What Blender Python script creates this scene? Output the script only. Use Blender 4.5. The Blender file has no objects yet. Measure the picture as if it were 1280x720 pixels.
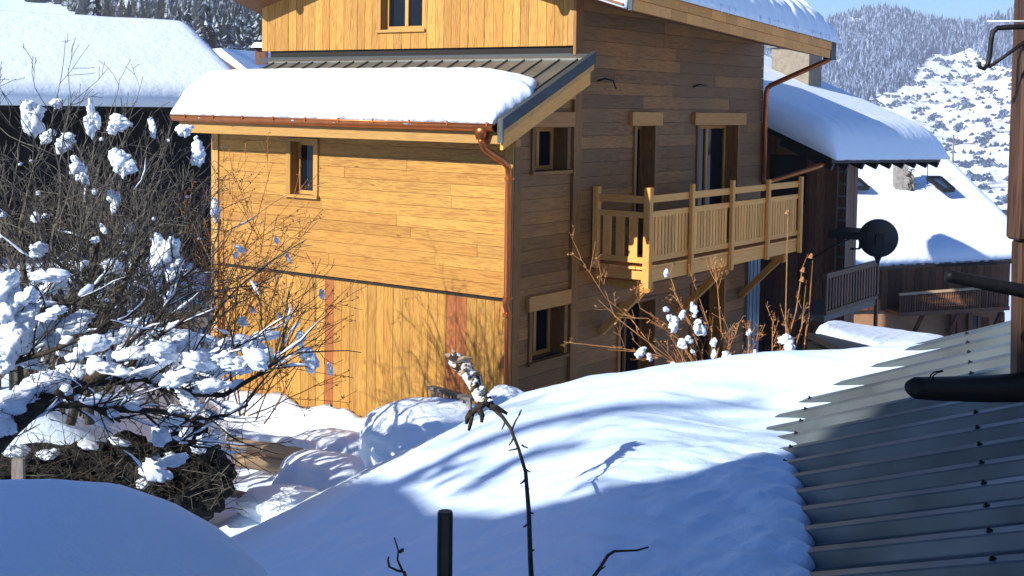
import bpy, bmesh, math, random
from mathutils import Vector, Matrix, noise

# ------------------------------------------------------------------ camera
scene = bpy.context.scene
col = scene.collection
F, PITCH, ROLL, ANG, CY = 1573.0, .055, .0152, .6226, 219.0
cp, sp, cr, sr = math.cos(PITCH), math.sin(PITCH), math.cos(ROLL), math.sin(ROLL)
RIGHT = Vector((cr, sr*sp, sr*cp)); UPV = Vector((-sr, cr*sp, cr*cp)); FWD = Vector((0, cp, -sp))
cam = bpy.data.cameras.new('camera'); cam_o = bpy.data.objects.new('camera', cam); col.objects.link(cam_o)
cam_o.matrix_world = Matrix(((RIGHT.x, UPV.x, -FWD.x, 0), (RIGHT.y, UPV.y, -FWD.y, 0), (RIGHT.z, UPV.z, -FWD.z, 0), (0, 0, 0, 1)))
cam.sensor_width = 36; cam.lens = F/1280*36
cam.shift_y = -(360-CY)/1280
cam.clip_start = .05; cam.clip_end = 20000
scene.camera = cam_o

# ------------------------------------------------------------------ light
SUN = Vector((-.689, -.564, .454)).normalized()
EL = math.asin(SUN.z)
world = bpy.data.worlds.new('World'); scene.world = world; world.use_nodes = True
nt = world.node_tree; nt.nodes.clear()
sky = nt.nodes.new('ShaderNodeTexSky'); sky.sky_type = 'NISHITA'; sky.sun_disc = False
sky.sun_elevation = EL; sky.sun_rotation = math.atan2(SUN.x, SUN.y)
sky.altitude = 1500; sky.air_density = 1.0; sky.dust_density = 0.0; sky.ozone_density = 10.0
bg = nt.nodes.new('ShaderNodeBackground'); bg.inputs[1].default_value = .086
wo = nt.nodes.new('ShaderNodeOutputWorld')
hs_ = nt.nodes.new('ShaderNodeHueSaturation'); hs_.inputs['Saturation'].default_value = 1.0
nt.links.new(sky.outputs[0], hs_.inputs['Color']); nt.links.new(hs_.outputs[0], bg.inputs[0]); nt.links.new(bg.outputs[0], wo.inputs[0])
sl = bpy.data.lights.new('sun', 'SUN'); sl.energy = 4.4; sl.angle = math.radians(.5); sl.color = (1, .96, .90)
so = bpy.data.objects.new('sun', sl); col.objects.link(so)
so.rotation_euler = SUN.to_track_quat('Z', 'Y').to_euler()
vs = scene.view_settings
vs.view_transform = 'Standard'; vs.look = 'None'; vs.gamma = 1; vs.exposure = 0.98; vs.use_curve_mapping = False
scene.cycles.max_bounces = 6

# ------------------------------------------------------------------ helpers
rng = random.Random(7)
def ray(px, py): return FWD + RIGHT*((px-640)/F) - UPV*((py-CY)/F)
def at(px, py, Y):
    r = ray(px, py); return r*(Y/r.y)
def meet(px, py, p0, n):
    r = ray(px, py); return r*(p0.dot(n)/r.dot(n))
def fbm(x, y, z=0., o=4):
    s, a, t = 0, 1, 0
    for i in range(o):
        s += a*noise.noise(Vector((x, y, z))); t += a; a *= .5; x *= 2.03; y *= 2.03; z = z*2.03+7.1
    return s/t
def lerp(a, b, t): return a+(b-a)*t
def smooth(a, b, x):
    t = min(1, max(0, (x-a)/(b-a))); return t*t*(3-2*t)
def table(pts, x):
    if x <= pts[0][0]: return pts[0][1]
    for (x0, y0), (x1, y1) in zip(pts, pts[1:]):
        if x <= x1: return y0+(y1-y0)*(x-x0)/(x1-x0)
    return pts[-1][1]

class MB:
    def __init__(self): self.v = []; self.f = []; self.uv = []; self.t = []
    def face(self, idx, uvs, tint):
        self.f.append(idx); self.uv += uvs; self.t += [tint]*len(idx)
    def box(self, c, s, R=None, tint=None):
        c = Vector(c); s = Vector(s); tint = rng.random() if tint is None else tint
        ax = max(range(3), key=lambda i: s[i]); o = [i for i in range(3) if i != ax]
        uo, vo = rng.random()*40, rng.random()*40
        b = len(self.v); loc = []
        for dx in (-.5, .5):
            for dy in (-.5, .5):
                for dz in (-.5, .5):
                    l = Vector((dx*s.x, dy*s.y, dz*s.z)); loc.append(l)
                    self.v.append(c+(R @ l if R is not None else l))
        for q in ((0,1,3,2),(4,6,7,5),(0,4,5,1),(2,3,7,6),(0,2,6,4),(1,5,7,3)):
            self.face([b+i for i in q], [(loc[i][ax]+uo, loc[i][o[0]]+loc[i][o[1]]+vo) for i in q], tint)
    def bx(self, x0, x1, y0, y1, z0, z1, tint=None):
        self.box(((x0+x1)/2, (y0+y1)/2, (z0+z1)/2), (abs(x1-x0), abs(y1-y0), abs(z1-z0)), None, tint)
    def bar(self, p0, p1, w, h, up=(0, 0, 1), tint=None):
        p0 = Vector(p0); p1 = Vector(p1); d = (p1-p0); L = d.length; d.normalize()
        up = Vector(up); sd = up.cross(d).normalized(); u = d.cross(sd)
        R = Matrix((d, sd, u)).transposed()
        self.box((p0+p1)/2, (L, w, h), R, tint)
    def tube(self, pts, r0, r1=None, n=6, tint=None, cap=True, radii=None):
        r1 = r0 if r1 is None else r1; tint = rng.random() if tint is None else tint
        pts = [Vector(p) for p in pts]; m = len(pts); b = len(self.v); uo = rng.random()*40; L = 0
        ref = None
        for i, p in enumerate(pts):
            d = (pts[min(i+1, m-1)]-pts[max(i-1, 0)])
            if d.length < 1e-9: d = Vector((0, 0, 1))
            d.normalize()
            if ref is None: ref = d.orthogonal().normalized()
            ref = (ref-d*ref.dot(d))
            ref = ref.normalized() if ref.length > 1e-6 else d.orthogonal().normalized()
            bn = d.cross(ref); r = radii[i] if radii else lerp(r0, r1, i/max(1, m-1))
            for k in range(n):
                a = 2*math.pi*k/n; self.v.append(p+(ref*math.cos(a)+bn*math.sin(a))*r)
        for i in range(m-1):
            dL = (pts[i+1]-pts[i]).length
            for k in range(n):
                k2 = (k+1) % n; a, c = k/n*r0*6.3, (k+1)/n*r0*6.3
                self.face([b+i*n+k, b+i*n+k2, b+(i+1)*n+k2, b+(i+1)*n+k], [(L+uo, a), (L+uo, c), (L+dL+uo, c), (L+dL+uo, a)], tint)
            L += dL
        if cap and n > 2:
            self.face([b+k for k in range(n)][::-1], [(uo, k*.01) for k in range(n)], tint)
            self.face([b+(m-1)*n+k for k in range(n)], [(uo, k*.01) for k in range(n)], tint)
    def prism(self, poly, d, tint=None):
        d = Vector(d); poly = [Vector(p) for p in poly]; b = len(self.v); n = len(poly); tint = rng.random() if tint is None else tint
        self.v += poly; self.v += [p+d for p in poly]
        e = (poly[1]-poly[0]).normalized(); g = d.normalized(); uo = rng.random()*40
        uv = lambda p: (p.dot(e)+uo, p.dot(g)+p.cross(e).length)
        self.face(list(range(b, b+n)), [uv(p) for p in poly], tint)
        self.face([b+n+i for i in range(n)][::-1], [uv(p) for p in poly][::-1], tint)
        for i in range(n):
            j = (i+1) % n
            self.face([b+j, b+i, b+n+i, b+n+j], [uv(poly[j]), uv(poly[i]), uv(poly[i]+d), uv(poly[j]+d)], tint)
    def grid(self, nx, ny, fn, tint=0.5, uvs=1.0, flip=False):
        b = len(self.v)
        for i in range(nx):
            for j in range(ny): self.v.append(Vector(fn(i/(nx-1), j/(ny-1))))
        for i in range(nx-1):
            for j in range(ny-1):
                q = [(i, j), (i+1, j), (i+1, j+1), (i, j+1)]
                if flip: q = q[::-1]
                self.face([b+x*ny+y for x, y in q], [(x/nx*uvs, y/ny*uvs) for x, y in q], tint)
    def build(self, name, mat, parent=None, smooth=False, bevel=0, off=None, kind=None):
        me = bpy.data.meshes.new(name)
        vv = self.v if off is None else [p+Vector(off) for p in self.v]
        me.from_pydata([tuple(p) for p in vv], [], self.f)
        uvl = me.uv_layers.new(name='UVMap'); uvl.data.foreach_set('uv', [c for p in self.uv for c in p])
        ca = me.color_attributes.new('tint', 'FLOAT_COLOR', 'CORNER')
        ca.data.foreach_set('color', [c for t in self.t for c in (t, (t*7.31) % 1, (t*13.7) % 1, 1)])
        me.materials.append(mat)
        if smooth: me.polygons.foreach_set('use_smooth', [True]*len(me.polygons))
        me.update()
        o = bpy.data.objects.new(name, me); col.objects.link(o)
        if parent: o.parent = parent
        if bevel:
            m = o.modifiers.new('bevel', 'BEVEL'); m.width = bevel; m.segments = 1; m.limit_method = 'ANGLE'
        if kind: o['kind'] = kind
        return o
def empty(name, loc, label, cat, rz=0, group=None):
    o = bpy.data.objects.new(name, None); col.objects.link(o); o.location = loc; o.rotation_euler = (0, 0, rz)
    o.empty_display_size = .2
    return tag(o, label, cat, group)
def tag(o, label, cat, group=None):
    o['label'] = label; o['category'] = cat
    if group: o['group'] = group
    return o

# ------------------------------------------------------------------ materials
def mat(name, rough=.6, metal=0.0, colr=(.5, .5, .5), spec=None):
    m = bpy.data.materials.new(name); m.use_nodes = True
    b = m.node_tree.nodes['Principled BSDF']; b.inputs['Roughness'].default_value = rough
    b.inputs['Metallic'].default_value = metal; b.inputs['Base Color'].default_value = (*colr, 1)
    if spec is not None: b.inputs['Specular IOR Level'].default_value = spec
    return m, m.node_tree, b
def N(nt, t, **kw):
    n = nt.nodes.new('ShaderNode'+t)
    for k, v in kw.items():
        if k.startswith('i_'): n.inputs[int(k[2:])].default_value = v
        else: setattr(n, k, v)
    return n
def ramp(nt, stops):
    r = nt.nodes.new('ShaderNodeValToRGB'); e = r.color_ramp.elements
    while len(e) < len(stops): e.new(.5)
    for x, (p, c) in zip(e, stops): x.position = p; x.color = (*c, 1) if len(c) == 3 else c
    return r
def g3(v): return (v, v, v)
def mixc(nt, a, b, fac, mode='MIX'):
    m = nt.nodes.new('ShaderNodeMix'); m.data_type = 'RGBA'; m.blend_type = mode
    for s, x in ((6, a), (7, b), (0, fac)):
        if hasattr(x, 'links') or isinstance(x, bpy.types.NodeSocket): nt.links.new(x, m.inputs[s])
        else: m.inputs[s].default_value = x if s == 0 else (*x, 1)
    return m.outputs[2]
def bump(nt, b, h, strength, dist):
    n = N(nt, 'Bump'); n.inputs['Strength'].default_value = strength; n.inputs['Distance'].default_value = dist
    nt.links.new(h, n.inputs['Height']); nt.links.new(n.outputs[0], b.inputs['Normal'])

def wood(name, base, alt, dark, rough=.6, var=.5, grain=.6, bmp=.25, grey=None):
    m, nt, b = mat(name, rough, spec=.3); L = nt.links.new
    uv = N(nt, 'UVMap'); at_ = N(nt, 'Attribute', attribute_name='tint'); sep = N(nt, 'SeparateColor'); L(at_.outputs[0], sep.inputs[0])
    mp = N(nt, 'Mapping'); L(uv.outputs[0], mp.inputs[0]); mp.inputs['Scale'].default_value = (1.1, 16, 1)
    n1 = N(nt, 'TexNoise'); n1.inputs['Scale'].default_value = 1.6; n1.inputs['Detail'].default_value = 5; n1.inputs['Distortion'].default_value = 1.6; L(mp.outputs[0], n1.inputs[0])
    wv = N(nt, 'Math', operation='MULTIPLY', i_1=22.0); L(n1.outputs[0], wv.inputs[0])
    sn = N(nt, 'Math', operation='SINE'); L(wv.outputs[0], sn.inputs[0])
    mp2 = N(nt, 'Mapping'); L(uv.outputs[0], mp2.inputs[0]); mp2.inputs['Scale'].default_value = (5, 150, 1)
    n2 = N(nt, 'TexNoise'); n2.inputs['Scale'].default_value = 1; n2.inputs['Detail'].default_value = 3; L(mp2.outputs[0], n2.inputs[0])
    ad = N(nt, 'Math', operation='MULTIPLY_ADD', i_1=.22, i_2=.0); L(sn.outputs[0], ad.inputs[0]); L(n2.outputs[0], ad.inputs[2])
    rp = ramp(nt, [(.3, g3(0)), (.75, g3(1))]); L(ad.outputs[0], rp.inputs[0])
    gm = N(nt, 'Math', operation='MULTIPLY', i_1=grain); L(rp.outputs[0], gm.inputs[0])
    c0 = mixc(nt, base, alt, sep.outputs[1])
    c1 = mixc(nt, c0, dark, gm.outputs[0])
    # knots
    mp3 = N(nt, 'Mapping'); L(uv.outputs[0], mp3.inputs[0]); mp3.inputs['Scale'].default_value = (1.7, 5.5, 1)
    vo = N(nt, 'TexVoronoi'); vo.inputs['Scale'].default_value = 1.0; L(mp3.outputs[0], vo.inputs['Vector'])
    kr = ramp(nt, [(.03, g3(1)), (.09, g3(0))]); L(vo.outputs['Distance'], kr.inputs[0])
    km = N(nt, 'Math', operation='MULTIPLY', i_1=.75); L(kr.outputs[0], km.inputs[0])
    c2 = mixc(nt, c1, tuple(x*.45 for x in dark), km.outputs[0])
    # per board value
    mr = N(nt, 'MapRange'); L(sep.outputs[0], mr.inputs[0]); mr.inputs[3].default_value = 1-var; mr.inputs[4].default_value = 1+var*.35
    hs = N(nt, 'HueSaturation'); L(c2, hs.inputs['Color']); L(mr.outputs[0], hs.inputs['Value'])
    out = hs.outputs[0]
    if grey:
        tc = N(nt, 'TexCoord'); n4 = N(nt, 'TexNoise'); n4.inputs['Scale'].default_value = .9; n4.inputs['Detail'].default_value = 6; L(tc.outputs['Object'], n4.inputs[0])
        r4 = ramp(nt, [(.42, g3(0)), (.68, g3(.75))]); L(n4.outputs[0], r4.inputs[0])
        out = mixc(nt, out, grey, r4.outputs[0])
    L(out, b.inputs['Base Color'])
    bump(nt, b, ad.outputs[0], bmp, .004)
    return m

def snow(name, sc=1.0, colr=(.70, .83, .97), lump=.35, fine=.25):
    m, nt, b = mat(name, .55, colr=colr, spec=.25); L = nt.links.new
    tc = N(nt, 'TexCoord')
    a = N(nt, 'TexNoise'); a.inputs['Scale'].default_value = 5*sc; a.inputs['Detail'].default_value = 6; a.inputs['Roughness'].default_value = .6; L(tc.outputs['Object'], a.inputs[0])
    c = N(nt, 'TexNoise'); c.inputs['Scale'].default_value = 55*sc; c.inputs['Detail'].default_value = 4; L(tc.outputs['Object'], c.inputs[0])
    b1 = N(nt, 'Bump'); b1.inputs['Strength'].default_value = lump; b1.inputs['Distance'].default_value = .05/sc; L(a.outputs[0], b1.inputs['Height'])
    b2 = N(nt, 'Bump'); b2.inputs['Strength'].default_value = fine; b2.inputs['Distance'].default_value = .012/sc; L(c.outputs[0], b2.inputs['Height']); L(b1.outputs[0], b2.inputs['Normal'])
    L(b2.outputs[0], b.inputs['Normal'])
    return m

def metal(name, colr, rough=.35, metalness=.9, dirt=(.1, .1, .1), amt=.5, sc=3):
    m, nt, b = mat(name, rough, metalness, colr); L = nt.links.new
    tc = N(nt, 'TexCoord'); n = N(nt, 'TexNoise'); n.inputs['Scale'].default_value = sc; n.inputs['Detail'].default_value = 8; L(tc.outputs['Object'], n.inputs[0])
    r = ramp(nt, [(.35, g3(0)), (.75, g3(amt))]); L(n.outputs[0], r.inputs[0])
    L(mixc(nt, colr, dirt, r.outputs[0]), b.inputs['Base Color'])
    rr = N(nt, 'MapRange'); L(n.outputs[0], rr.inputs[0]); rr.inputs[3].default_value = rough-.12; rr.inputs[4].default_value = rough+.25; L(rr.outputs[0], b.inputs['Roughness'])
    return m

def rough_mat(name, c0, c1, sc=4, rough=.9, bmp=.5, dist=.02, det=8):
    m, nt, b = mat(name, rough, spec=.2); L = nt.links.new
    tc = N(nt, 'TexCoord'); n = N(nt, 'TexNoise'); n.inputs['Scale'].default_value = sc; n.inputs['Detail'].default_value = det; n.inputs['Roughness'].default_value = .65; L(tc.outputs['Object'], n.inputs[0])
    r = ramp(nt, [(.35, c0), (.65, c1)]); L(n.outputs[0], r.inputs[0]); L(r.outputs[0], b.inputs['Base Color'])
    bump(nt, b, n.outputs[0], bmp, dist)
    return m

M = {}
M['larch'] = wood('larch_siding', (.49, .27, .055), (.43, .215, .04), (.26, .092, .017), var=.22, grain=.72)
M['larch_red'] = wood('larch_red', (.40, .13, .035), (.36, .12, .03), (.2, .06, .02), var=.2)
M['larch_trim'] = wood('larch_trim', (.48, .275, .075), (.44, .24, .06), (.28, .12, .03), var=.22, grain=.45)
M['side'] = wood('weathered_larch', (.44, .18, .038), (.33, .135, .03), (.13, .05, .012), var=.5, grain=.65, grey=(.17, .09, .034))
M['balcony'] = wood('balcony_larch', (.95, .46, .12), (.9, .40, .09), (.6, .24, .05), var=.22, grain=.4)
M['soffit'] = wood('soffit', (.26, .12, .05), (.22, .1, .04), (.12, .05, .02), var=.3)
M['dark_wood'] = wood('old_dark_wood', (.24, .10, .05), (.18, .075, .04), (.05, .023, .014), var=.5)
M['black_wood'] = wood('black_wood', (.022, .017, .015), (.016, .014, .013), (.007, .006, .006), var=.5)
M['brown_wood'] = wood('old_brown_wood', (.24, .115, .055), (.19, .085, .042), (.07, .032, .018), var=.5)
M['grey_wood'] = wood('grey_wood', (.24, .21, .18), (.2, .18, .16), (.09, .08, .07), var=.4)
M['post_wood'] = wood('porch_post_wood', (.10, .045, .022), (.08, .036, .018), (.03, .015, .008), var=.3, grain=.9)
M['log_wood'] = wood('log_wood', (.6, .42, .26), (.54, .36, .21), (.26, .16, .09), var=.2)
M['core'] = mat('dark_interior', .9, colr=(.012, .010, .009))[0]
M['snow'] = snow('snow_roof', 1.0, (.80, .88, .97), lump=.45)
M['snow_fine'] = snow('snow_clumps', 3.0, (.82, .89, .97), lump=.5)
M['snow_near'] = snow('snow_near_roof', 1.6, (.64, .80, .98), lump=.32, fine=.5)  # bluer than the roof snow: blue of the shade put into the colour
M['copper'] = metal('copper', (.55, .18, .06), .32, 1.0, (.28, .085, .03), .6, 6)
M['seam'] = metal('standing_seam_metal', (.215, .215, .19), .42, .6, (.08, .085, .075), .7, 2.5)
M['flash'] = metal('anthracite_flashing', (.040, .050, .056), .5, .1, (.025, .03, .034), .4, 4)
M['zinc'] = metal('corrugated_zinc', (.105, .122, .122), .32, .3, (.03, .036, .034), .85, 2.2)
M['grey_door'] = metal('blue_grey_metal', (.2, .25, .3), .45, .3, (.15, .19, .23), .5, 2)
M['black'] = rough_mat('black_iron', (.008, .008, .009), (.016, .015, .015), 20, .5, .2, .003)
M['pane'] = mat('window_pane', .06, colr=(.006, .008, .012), spec=.3)[0]
M['bark'] = rough_mat('bark', (.035, .028, .018), (.12, .098, .062), 14, .9, .8, .02)
M['bark_dark'] = rough_mat('dark_bark', (.02, .016, .012), (.065, .05, .035), 18, .9, .8, .02)
M['twig'] = rough_mat('twig_bark', (.045, .041, .034), (.15, .135, .11), 6, .8, .1, .005)
M['rust_twig'] = rough_mat('rust_twig', (.30, .10, .03), (.5, .2, .06), 9, .8, .1, .005)
M['orange_twig'] = rough_mat('orange_twig', (.24, .10, .035), (.42, .21, .08), 9, .8, .1, .005)
M['plaster'] = rough_mat('beige_plaster', (.19, .16, .12), (.27, .235, .18), 9, .95, .5, .02)
M['ochre'] = rough_mat('ochre_plaster', (.42, .22, .11), (.5, .27, .14), 3, .95, .3, .02)
M['stone'] = rough_mat('grey_stone', (.18, .17, .15), (.32, .3, .27), 5, .95, .8, .04)
M['brush'] = rough_mat('black_brush', (.006, .006, .006), (.02, .019, .017), 9, .9, 1.0, .05)
M['terracotta'] = rough_mat('terracotta', (.5, .1, .03), (.6, .14, .05), 12, .8, .2, .005)

# ------------------------------------------------------------------ chalet frame
C = at(638, 375, 16)
n_ = Vector((math.cos(ANG), -math.sin(ANG), 0)); d2 = Vector((math.sin(ANG), math.cos(ANG), 0))
BASE = -4.75
def loc2w(x, y, z): return Vector((C.x, C.y, 0)) + n_*x + d2*y + Vector((0, 0, z))
def onx(px, py, x):
    p = meet(px, py, C+n_*x, n_); return ((p-C).dot(n_), (p-C).dot(d2), p.z)
def ony(px, py, y):
    p = meet(px, py, C+d2*y, d2); return ((p-C).dot(n_), (p-C).dot(d2), p.z)

# ------------------------------------------------------------------ ground
def terrace(x, y):
    edge = 13.7 + .25*fbm(x*.8, 3.1) + smooth(-6.3, -7.4, x)*(-3.6)
    right = -3.5 - .2*(y-13.7) + .25*fbm(y*.7, 9.2)
    return smooth(edge-.35, edge+.1, y)*smooth(right+.6, right-2.0, x)
def ground_z(x, y):
    r = math.hypot(x, y)
    z = -4.62 + .10*fbm(x*.9, y*.9, 1.3) + .05*fbm(x*3, y*3, 4.4)
    t = terrace(x, y)
    z = lerp(z, -3.42 + .16*fbm(x*.7, y*.7, 5.)+.06*fbm(x*2.6, y*2.6, 2.), t)
    # banked snow along the lit wall and lumps on the path
    lx = (Vector((x, y, 0))-Vector((C.x, C.y, 0))).dot(n_); ly = (Vector((x, y, 0))-Vector((C.x, C.y, 0))).dot(d2)
    if ly < 0 and lx < .5: z += .25*math.exp(-(ly/.7)**2)*(1+.6*fbm(x*1.7, y*1.7, 8.))
    if r < 30: z += .16*max(0, fbm(x*1.9, y*1.9, 12.))*smooth(3.0, 0.5, abs(x+2))*2*(1-t)
    z -= 4.6*smooth(3.5, 9, x)*smooth(17, 25, y)
    far = smooth(40, 60, y)*smooth(-25, 5, x)
    z -= far*min(55, max(0, (y-26))*.11)
    z += smooth(40, 350, y)*smooth(-10, -90, x)*0
    return z
def axis(parts):
    o = []
    for a, b, n in parts: o += [a+(b-a)*i/n for i in range(n)]
    o.append(parts[-1][1]); return o
GX = axis([(-4200, -400, 12), (-400, -40, 14), (-40, -9, 20), (-9, 2.5, 100), (2.5, 40, 30), (40, 400, 14), (400, 4200, 12)])
GY = axis([(-4200, -400, 8), (-400, -30, 8), (-30, 6, 18), (6, 20, 110), (20, 60, 26), (60, 500, 20), (500, 4200, 12)])
g = MB(); nx, ny = len(GX), len(GY)
g.grid(nx, ny, lambda a, b: (lambda x, y: (x, y, ground_z(x, y)))(GX[round(a*(nx-1))], GY[round(b*(ny-1))]))
g.build('snowy_ground', snow('ground_snow', 1.0, lump=.5), smooth=True, kind='structure')

# ------------------------------------------------------------------ mountains
def forest_snow_mat(name, dark, frost, lo, hi, sc):
    m, nt, b = mat(name, .9, spec=.1); L = nt.links.new
    tc = N(nt, 'TexCoord'); n = N(nt, 'TexNoise'); n.inputs['Scale'].default_value = sc; n.inputs['Detail'].default_value = 5; n.inputs['Roughness'].default_value = .7; L(tc.outputs['Object'], n.inputs[0])
    a = N(nt, 'Attribute', attribute_name='tint'); s = N(nt, 'SeparateColor'); L(a.outputs[0], s.inputs[0])
    ad = N(nt, 'Math', operation='MULTIPLY_ADD', i_1=.30, i_2=-.15); L(s.outputs[0], ad.inputs[0])
    a2 = N(nt, 'Math', operation='ADD'); L(ad.outputs[0], a2.inputs[0]); L(n.outputs[0], a2.inputs[1])
    r = ramp(nt, [(lo, dark), (hi, frost)]); L(a2.outputs[0], r.inputs[0]); L(r.outputs[0], b.inputs['Base Color'])
    return m
TOP = [(700, 78), (900, 63), (1000, 36), (1040, 25), (1075, 14), (1105, 9), (1140, 17), (1185, 28), (1212, 31), (1250, 20), (1280, 9), (1400, -25), (1700, -60)]
def mtn(px, v):
    y = lerp(262, table(TOP, px), v**.93)
    r = 780+1050*v
    y += 6*fbm(px*.012, v*5, 3.)*math.sin(math.pi*v)*2
    d = ray(px, y); d = d/math.hypot(d.x, d.y)
    return d*r, y
m_ = MB()
def mf(a, b):
    px = 640+a*1060
    if b > .97:
        p, y = mtn(px, 1); return (p.x*1.25, p.y*1.25, p.z-160)
    p, y = mtn(px, min(1, b/.96)); return p
m_.grid(160, 70, mf)
fieldm = forest_snow_mat('mountain_field', (.3, .32, .38), (.84, .88, .94), .36, .46, .03)
m_.build('mountain', fieldm, smooth=True, kind='structure')
def forest_mask(px, y):
    w = 7*fbm(px*.03, y*.03, 1.)*2
    edge = table([(640, 260), (1000, 215), (1060, 160), (1085, 122), (1120, 118), (1150, 85), (1165, 66), (1215, 64), (1240, 84), (1280, 96), (1400, 110)], px)+w
    return y < edge
def conifer(mb, p, h, w, tint, n=5, tiers=2, sway=.0):
    for k in range(tiers):
        z0 = h*(.08+.34*k*2/tiers); z1 = h*min(1, (.62+.38*(k+1)/tiers) if k < tiers-1 else 1)
        rr = w*(1-.45*k/max(1, tiers-1) if tiers > 1 else 1); b = len(mb.v); a0 = rng.random()*6.3
        for i in range(n):
            a = a0+2*math.pi*i/n; q = rr*(.7+.6*rng.random())
            mb.v.append(Vector((p[0]+math.cos(a)*q, p[1]+math.sin(a)*q, p[2]+z0-h*.06*rng.random())))
        mb.v.append(Vector((p[0], p[1], p[2]+z1)))
        for i in range(n): mb.face([b+i, b+(i+1) % n, b+n], [(0, 0)]*3, tint)
tr = MB(); cnt = 0
r2 = random.Random(3)
while cnt < 10500:
    px = r2.uniform(930, 1330); v = r2.random(); p, y = mtn(px, v)
    if y > 150 or not forest_mask(px, y): continue
    if fbm(px*.05, y*.08, 7.) > .28 and r2.random() < .8: continue
    h = r2.uniform(6.5, 12.5); conifer(tr, p-Vector((0, 0, .8)), h, h*.23, r2.random()); cnt += 1
cnt = 0
while cnt < 5200:
    px = r2.uniform(1060, 1330); v = r2.random(); p, y = mtn(px, v)
    if forest_mask(px, y) or (fbm(px*.05, y*.11, 21.)+.6*fbm(px*.2, y*.4, 3.)) < .16: continue
    h = r2.uniform(.9, 3.2); conifer(tr, p-Vector((0, 0, .4)), h, h*r2.uniform(.5, 1.1), r2.random()*.6, 6, 1); cnt += 1
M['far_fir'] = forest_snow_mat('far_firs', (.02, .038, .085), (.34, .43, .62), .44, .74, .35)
tr.build('mountain_forest', M['far_fir'], kind='stuff')

def hillp(px, v):
    top = table([(-400, -120), (0, -60), (420, -70)], px); y = lerp(150, top, v)
    r = 330+420*v; d = ray(px, y); d = d/math.hypot(d.x, d.y); return d*r, y
h_ = MB()
h_.grid(60, 30, lambda a, b: hillp(-500+a*1000, b)[0])
h_.build('hillside', snow('hill_snow', .05, lump=.3), smooth=True, kind='structure')
tr = MB(); cnt = 0
def hill_open(px, y): return px < 120 and y > table([(-100, -30), (0, -8), (60, 10), (120, 28)], px)
while cnt < 900:
    px = r2.uniform(-60, 420); v = r2.uniform(.1, 1); p, y = hillp(px, v)
    if hill_open(px, y): continue
    h = r2.uniform(12, 20); conifer(tr, p-Vector((0, 0, 1)), h, h*.2, r2.random(), 7, 4); cnt += 1
M['near_fir'] = forest_snow_mat('near_firs', (.012, .016, .014), (.5, .55, .62), .5, .72, .55)
tr.build('hillside_forest', M['near_fir'], kind='stuff')
# individual larches and firs nearest on the slope
larch_mat = rough_mat('bare_larch', (.05, .042, .025), (.12, .105, .06), 1.5, .95, .1, .01)
def larch_mesh():
    mb = MB()
    for k in range(150):
        z = 16*(.15+.83*(k/150)); L = 2.6*(1-z/17)+.3; a = rng.random()*6.3
        e = Vector((math.cos(a)*L, math.sin(a)*L, z+L*.1))
        mb.tube([(0, 0, z), e*.55+Vector((0, 0, z*.45)), e], .07, .03, 3, cap=False)
        for q in range(3):
            t = rng.uniform(.3, 1); s = Vector((0, 0, z)).lerp(e, t)
            mb.tube([s, s+Vector((rng.uniform(-.6, .6), rng.uniform(-.6, .6), rng.uniform(-.3, .5)))], .05, .03, 3, cap=False)
    return mb
t_ = empty('larch_tree', (0, 0, 0), 'bare olive-brown larch among the snowy firs above the left roof', 'tree', group='larches on the wooded slope')
larch_mesh().build('crown', larch_mat, t_); tm = MB(); tm.tube([(0, 0, -1), (0, 0, 16)], .22, .05, 6); tm.build('trunk', M['bark'], t_)
spots = [(168, 78), (182, 72), (152, 70), (205, 80), (128, 60), (243, 88), (140, 84)]
for i, (px, py) in enumerate(spots):
    o = t_ if i == 0 else t_.copy()
    d = at(px, py+6, 1); y = 300; o.location = d*y
    if i:
        col.objects.link(o)
        for ch in list(t_.children): c = ch.copy(); col.objects.link(c); c.parent = o
    o.rotation_euler.z = i*1.3
f_ = empty('fir_tree', (0, 0, 0), 'dark snow-dusted fir at the foot of the wooded slope behind the left roof', 'tree', group='firs at the foot of the wooded slope')
mb = MB()
for k in range(9):
    z = 2+1.5*k; R_ = 3.0*(1-k/9.5)
    for i in range(11):
        a = rng.random()*6.3; q = R_*(.6+.5*rng.random())
        tip = Vector((math.cos(a)*q, math.sin(a)*q, z-.5*rng.random())); w = Vector((-math.sin(a), math.cos(a), 0))*q*.3
        b = len(mb.v); mb.v += [Vector((0, 0, z+1.5)), tip*.7+w+Vector((0, 0, z*.3)), tip, tip*.7-w+Vector((0, 0, z*.3))]
        tt = rng.random(); mb.face([b, b+1, b+2], [(0, 0)]*3, tt); mb.face([b, b+2, b+3], [(0, 0)]*3, tt)
mb.build('crown', M['near_fir'], f_); tm = MB(); tm.tube([(0, 0, -1), (0, 0, 15)], .2, .04, 5); tm.build('trunk', M['bark'], f_)
spots = [(222, 76), (236, 70), (256, 60), (272, 72), (286, 66), (300, 74), (312, 70), (262, 86), (294, 84), (118, 52), (326, 60)]
for i, (px, py) in enumerate(spots):
    o = f_ if i == 0 else f_.copy()
    o.location = at(px, py+8, 1)*(260+rng.random()*60)
    if i:
        col.objects.link(o)
        for ch in list(f_.children): c = ch.copy(); col.objects.link(c); c.parent = o
    o.rotation_euler.z = i*2.1; s = rng.uniform(.75, 1.15); o.scale = (s, s, s)

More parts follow.
